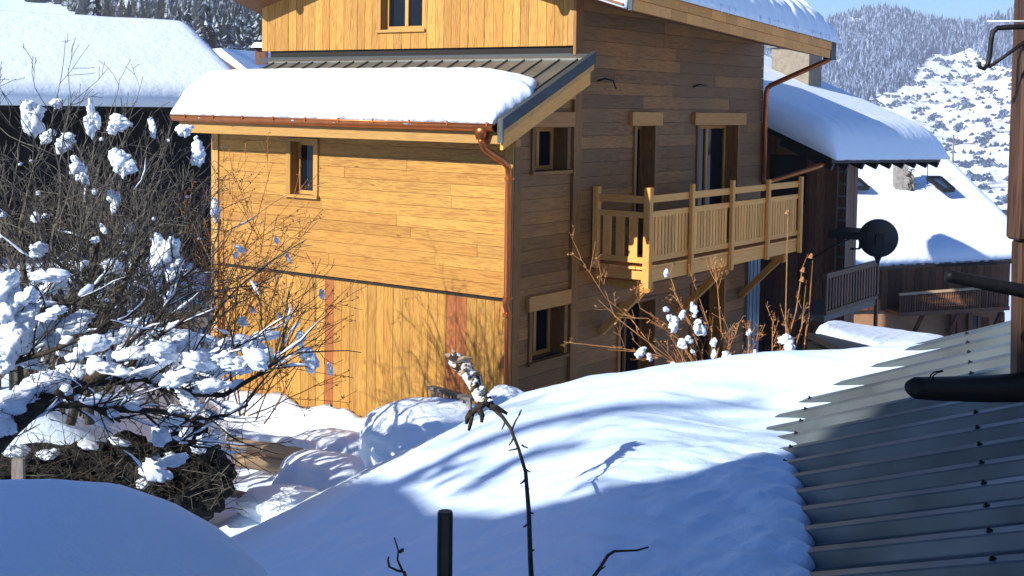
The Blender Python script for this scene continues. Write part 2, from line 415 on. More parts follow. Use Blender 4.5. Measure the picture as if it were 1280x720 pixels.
HAZE_D = .00028
k = MB(); k.bx(-4300, 4300, -4300, 4300, -75, 240)
hz = bpy.data.materials.new('haze'); hz.use_nodes = True; ht = hz.node_tree; ht.nodes.clear()
hv = ht.nodes.new('ShaderNodeVolumePrincipled'); hv.inputs['Color'].default_value = (.72, .82, 1, 1); hv.inputs['Density'].default_value = HAZE_D; hv.inputs['Anisotropy'].default_value = 0
hout = ht.nodes.new('ShaderNodeOutputMaterial'); ht.links.new(hv.outputs[0], hout.inputs['Volume'])
k.build('haze', hz, kind='stuff')

# ------------------------------------------------------------------ generic builders
def snow_slab(name, fn, hf, up, nx, ny, m, under=.03, parent=None):
    """closed snow body: fn(a,b) base point, hf(a,b) thickness along up"""
    mb = MB(); up = Vector(up)
    top = [[Vector(fn(i/(nx-1), j/(ny-1)))+up*hf(i/(nx-1), j/(ny-1)) for j in range(ny)] for i in range(nx)]
    bot = [[Vector(fn(i/(nx-1), j/(ny-1)))-up*under for j in range(ny)] for i in range(nx)]
    for rows in (top, bot):
        for r in rows: mb.v += r
    for i in range(nx-1):
        for j in range(ny-1):
            q = [i*ny+j, (i+1)*ny+j, (i+1)*ny+j+1, i*ny+j+1]
            mb.face(q, [(0, 0)]*4, .5); mb.face([k+nx*ny for k in q[::-1]], [(0, 0)]*4, .5)
    ring = [(i, 0) for i in range(nx)]+[(nx-1, j) for j in range(1, ny)]+[(i, ny-1) for i in range(nx-2, -1, -1)]+[(0, j) for j in range(ny-2, 0, -1)]
    for (a, b), (c, d) in zip(ring, ring[1:]+ring[:1]):
        p, q = a*ny+b, c*ny+d; mb.face([q, p, p+nx*ny, q+nx*ny], [(0, 0)]*4, .5)
    bm_flip = up.dot((top[1][0]-top[0][0]).cross(top[0][1]-top[0][0])) < 0
    if bm_flip: mb.f = [f[::-1] for f in mb.f]
    return mb.build(name, m, parent, smooth=True)
def edge_round(d, r):
    if d <= 0: return 0
    return 1 if d >= r else math.sqrt(max(0, 1-(1-d/r)**2))

def boards_h(mb, put, a0, a1, z0, z1, row, openings, joint=(2.2, 4.2)):
    """horizontal boards; put(a0,a1,z0,z1,tint) adds one board"""
    zs = []; z = z0
    while z < z1-.01: zs.append(z); z += row*rng.uniform(.93, 1.07)
    zs.append(z1)
    for za, zb in zip(zs, zs[1:]):
        x = a0-rng.uniform(0, 2.5); segs = []
        while x < a1:
            w = rng.uniform(*joint); segs.append((max(a0, x), min(a1, x+w), rng.random())); x += w
        for s0, s1, t in segs:
            if s1-s0 < .02: continue
            cuts = sorted({za, zb}|{z for o in openings for z in (o[2], o[3]) if za < z < zb})
            for c0, c1 in zip(cuts, cuts[1:]):
                mid = (c0+c1)/2; iv = [(s0, s1)]
                for o in openings:
                    if o[2] < mid < o[3]:
                        iv = [q for p in iv for q in ((p[0], min(p[1], o[0])), (max(p[0], o[1]), p[1])) if q[1]-q[0] > .01]
                for p in iv: put(p[0]+.002, p[1]-.002, c0+(.002 if c0 == za else 0), c1-(.0022 if c1 == zb else 0), t)
def boards_v(mb, put, a0, a1, z0, z1, row, openings):
    x = a0
    while x < a1-.01:
        w = min(row*rng.uniform(.85, 1.15), a1-x); t = rng.random(); cuts = sorted({x, x+w}|{c for o in openings for c in o[:2] if x < c < x+w})
        for c0, c1 in zip(cuts, cuts[1:]):
            iv = [(z0, z1)]
            for o in openings:
                if o[0] < (c0+c1)/2 < o[1]: iv = [q for p in iv for q in ((p[0], min(p[1], o[2])), (max(p[0], o[3]), p[1])) if q[1]-q[0] > .01]
            for p in iv: put(c0+(.003 if c0 == x else 0), c1-(.003 if c1 == x+w else 0), p[0], p[1], t)
        x += w

# ------------------------------------------------------------------ THE CHALET
CH = empty('wooden_chalet', (C.x, C.y, BASE), 'new larch-clad chalet with lean-to, copper downpipe and long balcony', 'chalet', -ANG)
OFF = (0, 0, -BASE)
XL = -5.67; YB = 7.5; YU = 1.42
def bld(mb, name, m, parent=CH, **kw): return mb.build(name, M[m], parent, off=OFF, **kw)
openS = [(.47, 1.23, -.85, -.28), (.47, 1.23, -3.36, -2.68), (3.10, 3.64, -2.2, -.27), (5.08, 6.48, -2.2, -.27), (2.74, 3.75, -4.3, -2.9), (5.0, 6.1, -4.75, -2.85)]
openF = [(-3.96, -3.5, -1.33, -.56)]
openU = [(-3.50, -2.68, 1.12, 2.3)]
# dark core
k = MB()
k.bx(XL+.3, -.32, .32, YB-.3, BASE, .05); k.bx(XL+.1, -.32, YU+.32, YB-.3, .35, 1.2)
bld(k, 'inner_wall', 'core')
# lit lean-to wall: horizontal boards over vertical boards
k = MB()
def pf(a, b, c, d, t): o = rng.uniform(0, .004); k.box(((a+b)/2, .012-o, (c+d)/2), (b-a, .024, d-c), None, t)
boards_h(k, pf, XL+.15, -.10, -2.47, .0, .158, openF, (2.6, 5.)); bld(k, 'wall', 'larch')
k = MB(); kr = MB(); kr2 = MB()
def pv(a, b, c, d, t):
    o = rng.uniform(0, .006); mid = (a+b)/2
    tgt = kr if -1.1 < mid < -.76 else kr2 if -3.2 < mid < -3.06 else k
    tgt.box((mid, .02-o, (c+d)/2), (b-a, .026, d-c), None, t)
boards_v(k, pv, XL+.15, -.10, BASE, -2.52, .155, []); bld(k, 'wall', 'larch'); bld(kr, 'wall', 'larch_red')['label'] = 'reddish vertical boards near the downpipe'
if kr2.v: bld(kr2, 'wall', 'larch_red')['label'] = 'single dark reddish board behind the rust shrub'
k = MB(); k.bx(XL+.02, -.02, .035, .055, -2.53, -2.46)
boards_h(k, lambda a, b, c, d, t: k.bx(a, b, .06, .1, c, d), XL+.05, -.05, BASE, .02, 99, openF, (99, 100)); bld(k, 'wall_membrane', 'core')
for q in ((XL, XL+.15, -.028, .09, BASE, -.05), (-.10, .03, -.03, -.002, BASE, -.2)):
    k = MB(); k.bx(*q); bld(k, 'corner_post', 'larch_trim', bevel=.004)
# shaded wall
k = MB()
def ps(a, b, c, d, t): o = rng.uniform(0, .004); k.box((-.012+o, (a+b)/2, (c+d)/2), (.024, b-a, d-c), None, t)
def ps2(a, b, c, d, t):
    a2_ = max(a, (d+.23)/.43-.64)               # stop under the lean-to roof
    if a2_ < b-.02: ps(a2_, b, c, d, t)
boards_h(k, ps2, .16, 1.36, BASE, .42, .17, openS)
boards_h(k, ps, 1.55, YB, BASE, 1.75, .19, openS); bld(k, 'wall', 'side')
for q in ((.0, .035, .0, .16, BASE, -.2), (.0, .05, 1.36, 1.55, BASE, 1.7)):
    k = MB(); k.bx(*q); bld(k, 'corner_post', 'side', bevel=.004)
k = MB(); pm = lambda a, b, c, d, t: k.bx(-.1, -.04, a, b, c, d)
boards_h(k, pm, .1, 1.5, BASE, -.05, 99, openS, (99, 100)); boards_h(k, pm, 1.0, 1.5, -.05, .35, 99, [], (99, 100)); boards_h(k, pm, 1.5, YB-.02, BASE, 1.8, 99, openS, (99, 100)); k.bx(XL+.3, -.1, YB-.06, YB, BASE, 1.2)
bld(k, 'wall_membrane', 'core')
# upper lit wall
k = MB()
def pu(a, b, c, d, t): o = rng.uniform(0, .005); k.box(((a+b)/2, YU-.012-o, (c+d)/2), (b-a, .024, d-c), None, t)
boards_v(k, pu, XL-.28, -.11, .83, 3.3, .15, openU); bld(k, 'wall', 'larch')
for q in ((XL-.41, XL-.28, YU-.03, YU+.1, .83, 2.4), (-.11, .0, YU-.03, YU-.003, .83, 2.4)):
    k = MB(); k.bx(*q); bld(k, 'corner_post', 'larch_trim', bevel=.004)
k = MB(); boards_h(k, lambda a, b, c, d, t: k.bx(a, b, YU+.02, YU+.06, c, d), XL-.26, -.06, .7, 3.0, 99, openU, (99, 100)); bld(k, 'wall_membrane', 'core')
k = MB(); k.bx(XL-.4, -.02, YU-.05, YU+.01, .66, .725); k.bx(XL-.42, .06, YU-.10, YU-.04, .64, .70); bld(k, 'roof_flashing', 'flash')

def window(plane, a0, a1, z0, z1, depth=.2, lint=None, m='side', frame='balcony', sash_w=.055, sill=True, face=.03, jw=.07, pane_from=0, single=True, w0=None):
    """plane 'x': shaded wall (a along y, outward +x); 'y0'/'yu': lit walls"""
    if plane == 'x': P = lambda a, o, z: (o, a, z)
    else:
        yy = 0 if plane == 'y' else YU
        P = lambda a, o, z: (a, yy-o, z)
    def bb(mb, A0, A1, o0, o1, Z0, Z1, t=None):
        p, q = P(A0, o0, Z0), P(A1, o1, Z1)
        mb.bx(min(p[0], q[0]), max(p[0], q[0]), min(p[1], q[1]), max(p[1], q[1]), min(p[2], q[2]), max(p[2], q[2]), t)
    k = MB()                                       # lining and jambs
    bb(k, a0-jw, a0, -depth-.06, face, z0, z1); bb(k, a1, a1+jw, -depth-.06, face, z0, z1)
    bb(k, a0-jw, a1+jw, -depth-.06, face-.002, z1, z1+.05)
    w = bld(k, 'window', m, bevel=.003)
    if sill:
        k = MB(); bb(k, a0-jw-.02, a1+jw+.02, -depth-.05, face+.035, z0-.045, z0-.002); bld(k, 'sill', m, w, bevel=.003)
    if lint:
        k = MB(); bb(k, lint[0], lint[1], -.02, face+.035, lint[2], lint[3]); bld(k, 'lintel', m if m != 'side' else 'lint', w, bevel=.004)
    k = MB(); s = sash_w; f0 = a0 if w0 is None else w0
    bb(k, f0, f0+s, -depth-.05, -depth, z0, z1); bb(k, a1-s, a1, -depth-.05, -depth, z0, z1)
    bb(k, f0+s, a1-s, -depth-.05, -depth, z1-s, z1); bb(k, f0+s, a1-s, -depth-.05, -depth, z0, z0+s)
    if not single:
        c = (f0+a1)/2; bb(k, c-s*.6, c+s*.6, -depth-.05, -depth+.004, z0+s, z1-s)
    bld(k, 'frame', frame, w, bevel=.003)
    k = MB(); bb(k, f0+s*.8, a1-s*.8, -depth-.035, -depth-.025, z0+s*.8, z1-s*.8); bld(k, 'pane', 'pane', w)
    return w
M['lint'] = wood('lintel_larch', (.6, .27, .06), (.54, .22, .05), (.3, .12, .025), var=.2, grain=.45)
window('x', .47, 1.23, -.85, -.28, lint=(.32, 1.35, -.27, -.07), single=False, frame='lint')
window('x', .47, 1.23, -3.36, -2.69, lint=(.34, 1.34, -2.68, -2.48), single=False, frame='lint')
window('x', 3.10, 3.64, -2.2, -.27, lint=(2.9, 3.8, -.262, -.06), sill=False, frame='side')
window('x', 5.08, 6.48, -2.2, -.27, lint=(4.86, 6.72, -.262, -.06), sill=False, single=False, frame='lint')
window('x', 2.74, 3.75, -4.3, -2.9, single=False, frame='side')
window('x', 5.0, 6.1, -4.74, -2.85, sill=False, single=False, frame='side')
window('y', -3.96, -3.5, -1.33, -.56, m='larch_trim', frame='larch_trim', depth=.12, jw=.09)
window('u', -3.50, -2.68, 1.12, 2.3, m='larch_trim', frame='larch_trim', depth=.1, jw=.05, single=False)
# door leaf of blue-grey metal past the balcony
k = MB(); k.bx(.01, .05, 6.98, 7.46, BASE, -2.55); 
for q in range(3): k.bx(.05, .062, 7.03+q*.15, 7.13+q*.15, BASE, -2.6)
bld(k, 'door', 'grey_door')
# cables poking from the wall
k = MB()
for (px, py) in ((747, 101), (866, 107)):
    x, y, z = onx(px, py, 0)
    k.tube([(0, y, z), (.1, y+.03, z+.03), (.16, y+.15, z+.01), (.14, y+.27, z-.1)] if px < 800 else [(0, y, z-.02), (.08, y+.08, z+.02), (.1, y+.25, z+.01)], .013, .013, 6)
bld(k, 'cable', 'black', smooth=True)

# --- lean-to roof
def zt(y): return -.19+.43*(y+.64)
XR = .30; XW = -5.78
yE, yT = -.60, YU-.03
k = MB()   # sheet
k.prism([(XW, yE, zt(yE)), (XW, yT, zt(yT)), (XW, yT, zt(yT)-.03), (XW, yE, zt(yE)-.03)], (XR-XW, 0, 0))
lr = bld(k, 'lean_to_roof', 'seam')
k = MB(); x = XW+.12
while x < XR-.1:
    k.prism([(x, yE, zt(yE)), (x, yT-.12, zt(yT-.12)), (x, yT-.12, zt(yT-.12)+.028), (x, yE, zt(yE)+.028)], (.014, 0, 0)); x += .29
k.prism([(XW, yT-.14, zt(yT-.14)+.003), (XW, yT+.0, zt(yT)+.003), (XW, yT+.0, zt(yT)+.035), (XW, yT-.14, zt(yT-.14)+.032)], (XR-XW-.03, 0, 0))
bld(k, 'standing_seam', 'seam', lr)
k = MB(); b0 = yE-.03
k.prism([(XR-.015, b0, zt(b0)+.035), (XR-.015, yT+.06, zt(yT+.06)+.035), (XR-.015, yT+.06, zt(yT+.06)-.115), (XR-.015, b0, zt(b0)-.115)], (.03, 0, 0))
k.prism([(XR-.05, b0, zt(b0)+.036), (XR-.05, yT+.06, zt(yT+.06)+.036), (XR-.05, yT+.06, zt(yT+.06)+.046), (XR-.05, b0, zt(b0)+.046)], (.08, 0, 0))
bld(k, 'verge_flashing', 'flash', lr)
k = MB(); k.bx(XR-.06, XR+.017, b0-.03, b0-.002, zt(b0)-.27, zt(b0)+.03); bld(k, 'flashing_end', 'zinc', lr)
k = MB()
def verge(x0, w, t0, t1, e0, e1):
    k.prism([(x0, e0, zt(e0)-t0), (x0, e1, zt(e1)-t0), (x0, e1, zt(e1)-t1), (x0, e0, zt(e0)-t1)], (w, 0, 0))
verge(XR-.035, .03, .117, .20, yE, yT+.05); verge(XR-.06, .045, .198, .37, yE+.0, yT-.02)
bld(k, 'barge_board', 'balcony', lr, bevel=.003)
k = MB()
for e in (-.3, .5): pass
k.tube([(.02, -.2, -.46), (XR-.07, -.2, -.46)], .055, .055, 12); k.bx(0, XR-.07, .95, 1.1, .1, .28)
bld(k, 'purlin', 'lint', lr)
k = MB(); k.prism([(XW+.05, yE+.02, zt(yE)-.035), (XW+.05, YU-.06, zt(YU-.06)-.035), (XW+.05, YU-.06, zt(YU-.06)-.06), (XW+.05, yE+.02, zt(yE+.02)-.06)], (XR-XW-.15, 0, 0)); bld(k, 'soffit', 'soffit', lr)
k = MB(); k.bx(XW+.0, XR-.065, yE+.05, yE+.085, -.47, -.235); bld(k, 'fascia', 'larch_trim', lr)
k = MB(); gy = yE-.02   # gutter half round
def gut(a, b):
    an = math.pi*b; return (XW-.03+a*(XR-.09-XW), gy-.005+.075*math.cos(math.pi+an), -.215-.085*math.sin(an)-.02*a)
k.grid(2, 11, gut); k.grid(2, 11, lambda a, b: (lambda p: (p[0], gy+(p[1]-gy)*.93, p[2]+.004))(gut(a, b)), flip=True)
k.tube([(XW-.03, gy-.083, -.212), (XR-.09, gy-.083, -.232)], .011, .011, 8)
gt = bld(k, 'gutter', 'copper', CH, smooth=True)
k = MB(); x = XW+.3
while x < XR-.1: k.bx(x, x+.022, gy-.096, gy-.082, -.25, -.195); x += .62
bld(k, 'gutter_bracket', 'copper', gt)
# downpipe
k = MB()
dx = -.03
k.prism([(dx-.10, gy-.07, -.25), (dx+.10, gy-.07, -.25), (dx+.045, gy-.045, -.42), (dx-.045, gy-.045, -.42)], (0, .11, 0))
pts = [(dx, gy+.0, -.38), (dx, gy+.0, -.45), (dx+.01, gy+.05, -.53), (dx+.03, gy+.22, -.62), (dx+.045, gy+.40, -.70), (dx+.05, gy+.5, -.78), (dx+.05, gy+.515, -.88), (dx+.05, gy+.515, -2.45), (dx+.045, gy+.50, -2.53), (dx+.05, gy+.535, -2.62), (dx+.05, gy+.54, -2.7), (dx+.05, gy+.54, BASE)]
k.tube(pts, .042, .042, 14)
dpz = bld(k, 'downpipe', 'copper', CH, smooth=True)
k = MB()
for z in (-.92, -2.44, -2.66, -4.0):
    k.tube([(dx+.05, gy+.515, z-.02), (dx+.05, gy+.515, z+.02)], .052, .052, 14); k.bx(dx+.05, dx+.12, gy+.52, gy+.55, z-.012, z+.012)
bld(k, 'pipe_clip', 'copper', dpz, smooth=False)

# --- balcony
bx_, y0, y1 = .87, 1.93, 7.2
k = MB(); 
for q in range(6): k.bx(.02+q*.14, .15+q*.14, y0, y1, -2.21, -2.175)
bal = bld(k, 'balcony', 'balcony')
k = MB(); k.bx(bx_-.09, bx_-.03, y0+.05, y1, -2.40, -2.215); k.bx(.02, bx_-.09, y0+.06, y0+.12, -2.36, -2.215); bld(k, 'beam', 'balcony', bal, bevel=.004)
posts = [y0+i*(y1-y0)/4 for i in range(5)]
for i, y in enumerate(posts):
    k = MB(); w = .1 if i == 0 else .06
    k.bx(bx_-.02, bx_+w-.02, y-.05, y+.05 if i == 0 else y+.03, -2.46 if i in (0, 2) else -2.42, -1.08 if i < 3 else -1.12); bld(k, 'post', 'balcony', bal, bevel=.006)
k = MB(); k.bx(.03, .12, y0-.04, y0+.05, -2.24, -1.10); bld(k, 'post', 'balcony', bal, bevel=.006)
for za, zb in ((-1.30, -1.20), (-1.50, -1.42), (-2.12, -2.04)):
    k = MB(); k.bx(bx_-.055, bx_-.022, y0+.05, y1+.02, za, zb); bld(k, 'rail', 'balcony', bal, bevel=.003)
    k = MB(); k.bx(.12, bx_-.03, y0-.02, y0+.015, za, zb); bld(k, 'rail', 'balcony', bal, bevel=.003)
y = y0+.1
while y < y1-.06:
    if min(abs(y+.035-p) for p in posts) > .06:
        k = MB(); k.bx(bx_-.045, bx_-.025, y, y+.072, -2.05, -1.49); bld(k, 'baluster', 'balcony', bal)
    y += .098
for x in (.19, .40, .61):
    k = MB(); k.bx(x, x+.13, y0-.012, y0+.01, -2.05, -1.49); bld(k, 'baluster', 'balcony', bal)
for y in (2.2, 4.55, 6.75):
    k = MB(); k.bar((.02, y, -3.2), (bx_-.12, y, -2.46), .1, .11, (0, 1, 0)); k.bx(.02, bx_-.05, y-.06, y+.06, -2.52, -2.41); bld(k, 'brace', 'lint', bal, bevel=.004)
    # scrolled end of the bracket
    k = MB(); k.tube([(bx_-.1, y-.055, -2.50), (bx_-.1, y+.055, -2.50)], .06, .06, 12); bld(k, 'bracket_end', 'lint', bal)

# --- main roof
k = MB()
yF = .75
E1 = Vector(ony(787, 12, yF)); E2 = Vector(onx(1036, 73, E1.x))
W1 = Vector(ony(287, -2, yF)); W2 = Vector(ony(327, 19, YU+.15))
RZ = E1.z+.30*(E1.x+3.0)
R1 = Vector((-3.0, yF, RZ)); R2 = Vector((-3.0, E2.y-.6, RZ-.7))
Wb = W1+(W2-W1)*((4.0-yF)/(W2.y-yF))
def slab(mb, a, b, c, d, t):
    mb.v += [a, b, c, d]; up = Vector((0, 0, t)); n = len(mb.v)-4; mb.v += [a+up, b+up, c+up, d+up]
    for q in ((0,1,2,3), (7,6,5,4), (0,4,5,1), (1,5,6,2), (2,6,7,3), (3,7,4,0)): mb.face([n+i for i in q], [(mb.v[n+i].y, mb.v[n+i].x) for i in q], .5)
slab(k, E1, R1, R2, E2, .12); slab(k, R1, W1, Wb, Vector((-3.0, 4.0, RZ)), .12)
rf = bld(k, 'main_roof', 'soffit')
k = MB()   # shingled eave box on the shaded side
d = (E2-E1).normalized(); L = (E2-E1).length; rows = ((.0, .135), (.14, .27))
for (za, zb), xo in zip(rows, (.012, .028)):
    s = 0
    while s < L-.02:
        w = min(rng.uniform(.26, .5), L-s); p = E1+d*(s+w/2)
        k.box(p+Vector((xo, 0, (za+zb)/2)), (.03, w-.004, zb-za), Matrix((Vector((1, 0, 0)), d, Vector((1, 0, 0)).cross(d))).transposed()); s += w
M['eave'] = wood('eave_shingle', (.86, .38, .10), (.8, .33, .07), (.5, .19, .04), var=.2, grain=.35)
bld(k, 'eave_board', 'eave', rf)
k = MB(); k.bar(E1+Vector((0, 0, .295)), E2+Vector((0, 0, .295)), .12, .05); k.bx(E1.x-.02, E1.x+.05, yF-.02, yF, E1.z-.01, E1.z+.3)
k.bx(E2.x-.1, E2.x+.04, E2.y, E2.y+.22, E2.z-.02, E2.z+.30); bld(k, 'roof_edge', 'flash', rf)
k = MB()   # rake board front
k.bar(E1+Vector((-.05, .02, .06)), R1+Vector((0, .02, .06)), .03, .2, (0, 1, 0)); k.bar(R1+Vector((0, .02, .06)), W1+Vector((.02, .02, .06)), .03, .2, (0, 1, 0)); bld(k, 'barge_board', 'soffit', rf)
k = MB()   # purlins
def lerp_rake(x):
    return (E1 if x > -3 else W1).lerp(R1, abs(x-(E1.x if x > -3 else W1.x))/abs(-3-(E1.x if x > -3 else W1.x)))
for x in (-.30, -1.7, -3.0, -5.35):
    z = lerp_rake(x).z-.10; k.tube([(x, yF+.12, z), (x, YU+.4, z-.01)], .085, .085, 12)
bld(k, 'purlin', 'soffit', rf)
# upper gutter outlet pipe
a = Vector(onx(1041, 70, E2.x)); w_ = Vector(onx(958, 108, .06)); b_ = Vector(onx(954, 228, .06))
k = MB(); k.tube([a+Vector((0, 0, .06)), a, a.lerp(w_, .06)+Vector((0, 0, -.03)), w_+Vector((.08, 0, .02)), w_+Vector((.02, 0, -.04)), w_+Vector((0, 0, -.14)), b_], .045, .045, 12)
c_ = Vector(ony(1040, 200, YB+.6)); k.tube([b_+Vector((0, 0, .06)), b_+Vector((.05, .1, .0)), Vector(onx(1020, 209, .75)), Vector(onx(1034, 203, .8)), Vector(onx(1040, 194, .8))], .045, .045, 12)
bld(k, 'downpipe', 'copper', CH, smooth=True)

# snow on the lean-to roof
def ls(a, b):
    y = lerp(-.68+.05*fbm(a*34, 1.7, 3), .93, b)+.03*fbm(a*9, b*2, 3)
    xr = table([(0, .16), (.12, .20), (.45, .26), (.7, .05), (.85, -.35), (1, -1.1)], b)+.04*fbm(b*6, 1.5)
    xl = table([(0, XW-.05), (.3, XW-.14), (1, XW-.3)], b)
    x = lerp(xl, xr, a)
    return loc2w(x, y, zt(y)+.012-(.05*max(0, fbm(a*40, 6.1, 2)) if b < .03 else 0))
def lh(a, b):
    yy = lerp(-.70, .93, b); T = max(.06, min(.40, .44-zt(yy)))+.02*fbm(a*5, b*3, 2)
    ed = edge_round(b*1.63+.02, .42)*edge_round((1-b)*1.63, .35)*edge_round(a*5.9, .5)*edge_round((1-a)*5.9, 1.3)
    return .02+T*ed+.10*fbm(a*60, b*14, 8)*(1-smooth(.0, .3, b))+.02*fbm(a*16, b*8, 4)
o = snow_slab('snow_blanket', ls, lh, (0, 0, 1), 220, 60, M['snow'], under=.05)
tag(o, 'thick smooth snow slab sliding down the lean-to roof of the new chalet', 'snow')
# snow on the main roof, right eave
def ms(a, b):
    p = E1.lerp(E2, a*1.03-.005)
    x = p.x+.10+.07*fbm(a*40, 1., 2)*(1-b)-b*3.3
    return loc2w(x, p.y+.12*a, p.z+.33+.30*(p.x-x)-.0)
def mh(a, b):
    return .03+.46*edge_round(b*3.3, .55)*edge_round((1-a)*6.6, .8)*edge_round(a*6.6+.2, .6)+.16*fbm(a*46, b*14, 5, 5)*(1-smooth(.0, .30, b))
o = snow_slab('snow_blanket', ms, mh, (0, 0, 1), 170, 40, M['snow'], under=.04)
tag(o, 'ragged-edged snow on the main roof above the shingled eave board', 'snow')
k = MB()
for i in range(26):
    a = rng.random()**.7; p = E1.lerp(E2, a); L_ = rng.uniform(.04, .16)
    q = loc2w(p.x+.11+rng.uniform(-.01, .03), p.y, p.z+.36)
    k.tube([q, q+Vector((.01, 0, -L_*.6)), q+Vector((rng.uniform(-.02, .02), 0, -L_))], .010, .002, 5)
io = k.build('icicle', M['snow_fine'], o, smooth=True); io['kind'] = 'stuff'
# snow hanging over the front rake
def rs(a, b):
    p = E1.lerp(R1, a)
    return loc2w(p.x-.02, p.y-.06+b*1.2, p.z+.13)
o = snow_slab('snow_blanket', rs, lambda a, b: .05+.4*edge_round(b*1.2, .3)*edge_round(a*4, .5)+.04*fbm(a*14, b*4), (0, 0, 1), 50, 14, M['snow'], under=.12)
tag(o, 'snow overhanging the front gable edge at the top of the chalet', 'snow')

# ------------------------------------------------------------------ foreground shed roof
u_ = ray(-600, 856).normalized(); w2 = Vector((.268, 1, 0)).normalized()
NN = w2.cross(u_).normalized(); NN = NN if NN.z > 0 else -NN
q_ = NN.cross(u_); q_ = q_ if q_.y > 0 else -q_
P0 = at(1140, 560, 6.0)
def rp(p, q, h=0.): return P0+u_*p+q_*q+NN*h
def rpx(px, py):
    p = meet(px, py, P0, NN)-P0; return p.dot(u_), p.dot(q_)
SH = empty('metal_shed', (0, 4, -5.2), 'low shed with a ribbed grey metal roof half buried in snow', 'shed')
so_ = (0, -4, 5.2)
k = MB(); prof = []; q0 = -1.47-.2385*9; RH = .054
for i in range(24):
    c = q0+.2385*i
    prof += [(c-.064, 0), (c-.058, .003), (c-.032, RH-.005), (c-.024, RH), (c+.024, RH), (c+.032, RH-.005), (c+.058, .003), (c+.064, 0)]
prof = [p for p in prof if p[0] < 2.02]
for side in (0, 1):
    pp = [-4.6+13.4*i/12 for i in range(13)]
    k.grid(len(pp), len(prof), lambda a, b: (lambda p, q: rp(p, q[0], q[1]-.004*side))(pp[round(a*(len(pp)-1))], prof[round(b*(len(prof)-1))]), flip=bool(side))
k.build('roof', M['zinc'], SH, off=so_)
k = MB()
for row in (-.39, .78, -1.9):
    for i in range(24):
        qq = q0+.2385*i; c = rp(row+.571*qq, qq, RH)
        k.tube([c, c+NN*.005], .013, .013, 10); k.tube([c+NN*.005, c+NN*.014], .007, .006, 8)
scr = k.build('roof_screw', M['black'], SH, off=so_)
scr['kind'] = 'stuff'
k = MB()
k.prism([rp(-4.6, 1.97, -.05), rp(8.8, 1.97, -.05), rp(8.8, 1.97, -.05)*1+Vector((0, 0, -.3)), rp(-4.6, 1.97, -.05)+Vector((0, 0, -3.4))], tuple(Vector((-.03, -.04, 0)))); k.build('wall', M['grey_wood'], SH, off=so_)
k = MB(); k.tube([rp(-4.6, 2.03, .0), rp(8.8, 2.03, .0)], .035, .035, 8); k.build('ridge_flashing', M['zinc'], SH, off=so_, smooth=True)
HT = [(.0, .10), (.4, .15), (.9, .21), (1.5, .30), (2.2, .37), (2.5, .39), (3.7, .52), (4.5, .55), (5.1, .47), (5.6, .41), (6.7, .31), (8.1, .16), (8.8, .08), (9.6, .0)]
PE = [(-3.4, -2.2), (-1.35, -.30), (-1.2, -.22), (-.17, .63), (.3, 1.0), (.76, 1.28), (1.13, 1.24), (1.44, 1.06), (1.7, .82), (1.95, .62)]
def pedge(q):
    ph = (q-q0)/.2385
    sc_ = .055*abs(math.cos(math.pi*ph))**.7 if q < .6 else .012*math.cos(2*math.pi*ph)
    return table(PE, q)-sc_+(.09 if q > .5 else .03)*fbm(q*7, 2.2)
nP, nQ = 230, 230
def fs(a, b):
    q = -3.4+5.45*b; pe = pedge(q); p = pe+(8.9-pe)*a**1.35
    return rp(p, q, .0)
def fh(a, b):
    q = -3.4+5.45*b; pe = pedge(q); d_ = (8.9-pe)*a**1.35; p = pe+d_
    H = table(HT, p-.0)+ .02*fbm(p*.8, q*.8, 3)
    if q < .6: H = lerp(H, .34+.03*fbm(p*.9, q, 6), smooth(.6, -1., q)*.6)
    lowedge = smooth(1.1, -.3, q)
    e = edge_round(d_, lerp(.9, .30, lowedge))
    base = lerp(.15, .45, lowedge) + (1-lerp(.15, .45, lowedge))*smooth(0, lerp(1.6, 1.3, lowedge), d_)
    e *= base*edge_round((8.95-p), .5)*edge_round(2.08-q, .75)
    rip = .018*fbm(p*2.2, q*5.0, 9)*smooth(.05, .5, d_) + .006*fbm(p*4, q*13, 2)*smooth(.1, .5, d_) + .05*fbm(p*5, q*4, 4)*smooth(0, .15, d_)*smooth(1.4, .3, d_)*lowedge
    return .004+max(0, H*e+rip)
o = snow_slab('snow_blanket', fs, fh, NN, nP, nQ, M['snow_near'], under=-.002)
tag(o, 'broad deep snow blanket covering the shed roof in the foreground', 'snow')

# ------------------------------------------------------------------ house behind the camera (throws the foreground shade)
HB = empty('neighbouring_house', (-12, -3, -5), 'tall house behind the viewpoint whose roof shades the near snow', 'house')
prof = [(-19.4, 3.5), (-18.8, 5.2), (-18.1, 6.1), (-17.7, 6.5), (-16.7, 6.5), (-13.36, 5.42), (-12.2, 5.0), (-10.9, 4.42), (-9.5, 4.02), (-8.74, 4.0), (-8.2, 4.08), (-7.9, 4.5), (-7.55, 4.75), (-6.86, 4.85), (-6.0, 4.0), (-4.9, 3.1), (-4.4, 2.8)]
k = MB(); k.prism([(-19.4, -1, -5)]+[(x, -1, z-.12) for x, z in prof]+[(-4.4, -1, -5)], (0, -4, 0)); k.build('wall', M['dark_wood'], HB, off=(12, 3, 5))
k = MB(); k.prism([(x, -1.0, z) for x, z in prof]+[(x, -1.0, z-.11) for x, z in prof[::-1]], (0, -4.1, 0)); k.build('roof', M['snow'], HB, off=(12, 3, 5))
TB = empty('bare_tree', (-14, -.6, -5), 'bare tree beside the house behind the viewpoint casting branch shadows', 'tree')
k = MB()
def shadow_pt(px, py, t, h=.42):
    r = ray(px, py); kk = (P0+NN*h).dot(NN)/r.dot(NN); return r*kk+SUN*t
def limb(pts, T, r0, r1):
    k.tube([shadow_pt(px, py, T) for px, py in pts], r0, r1, 7)
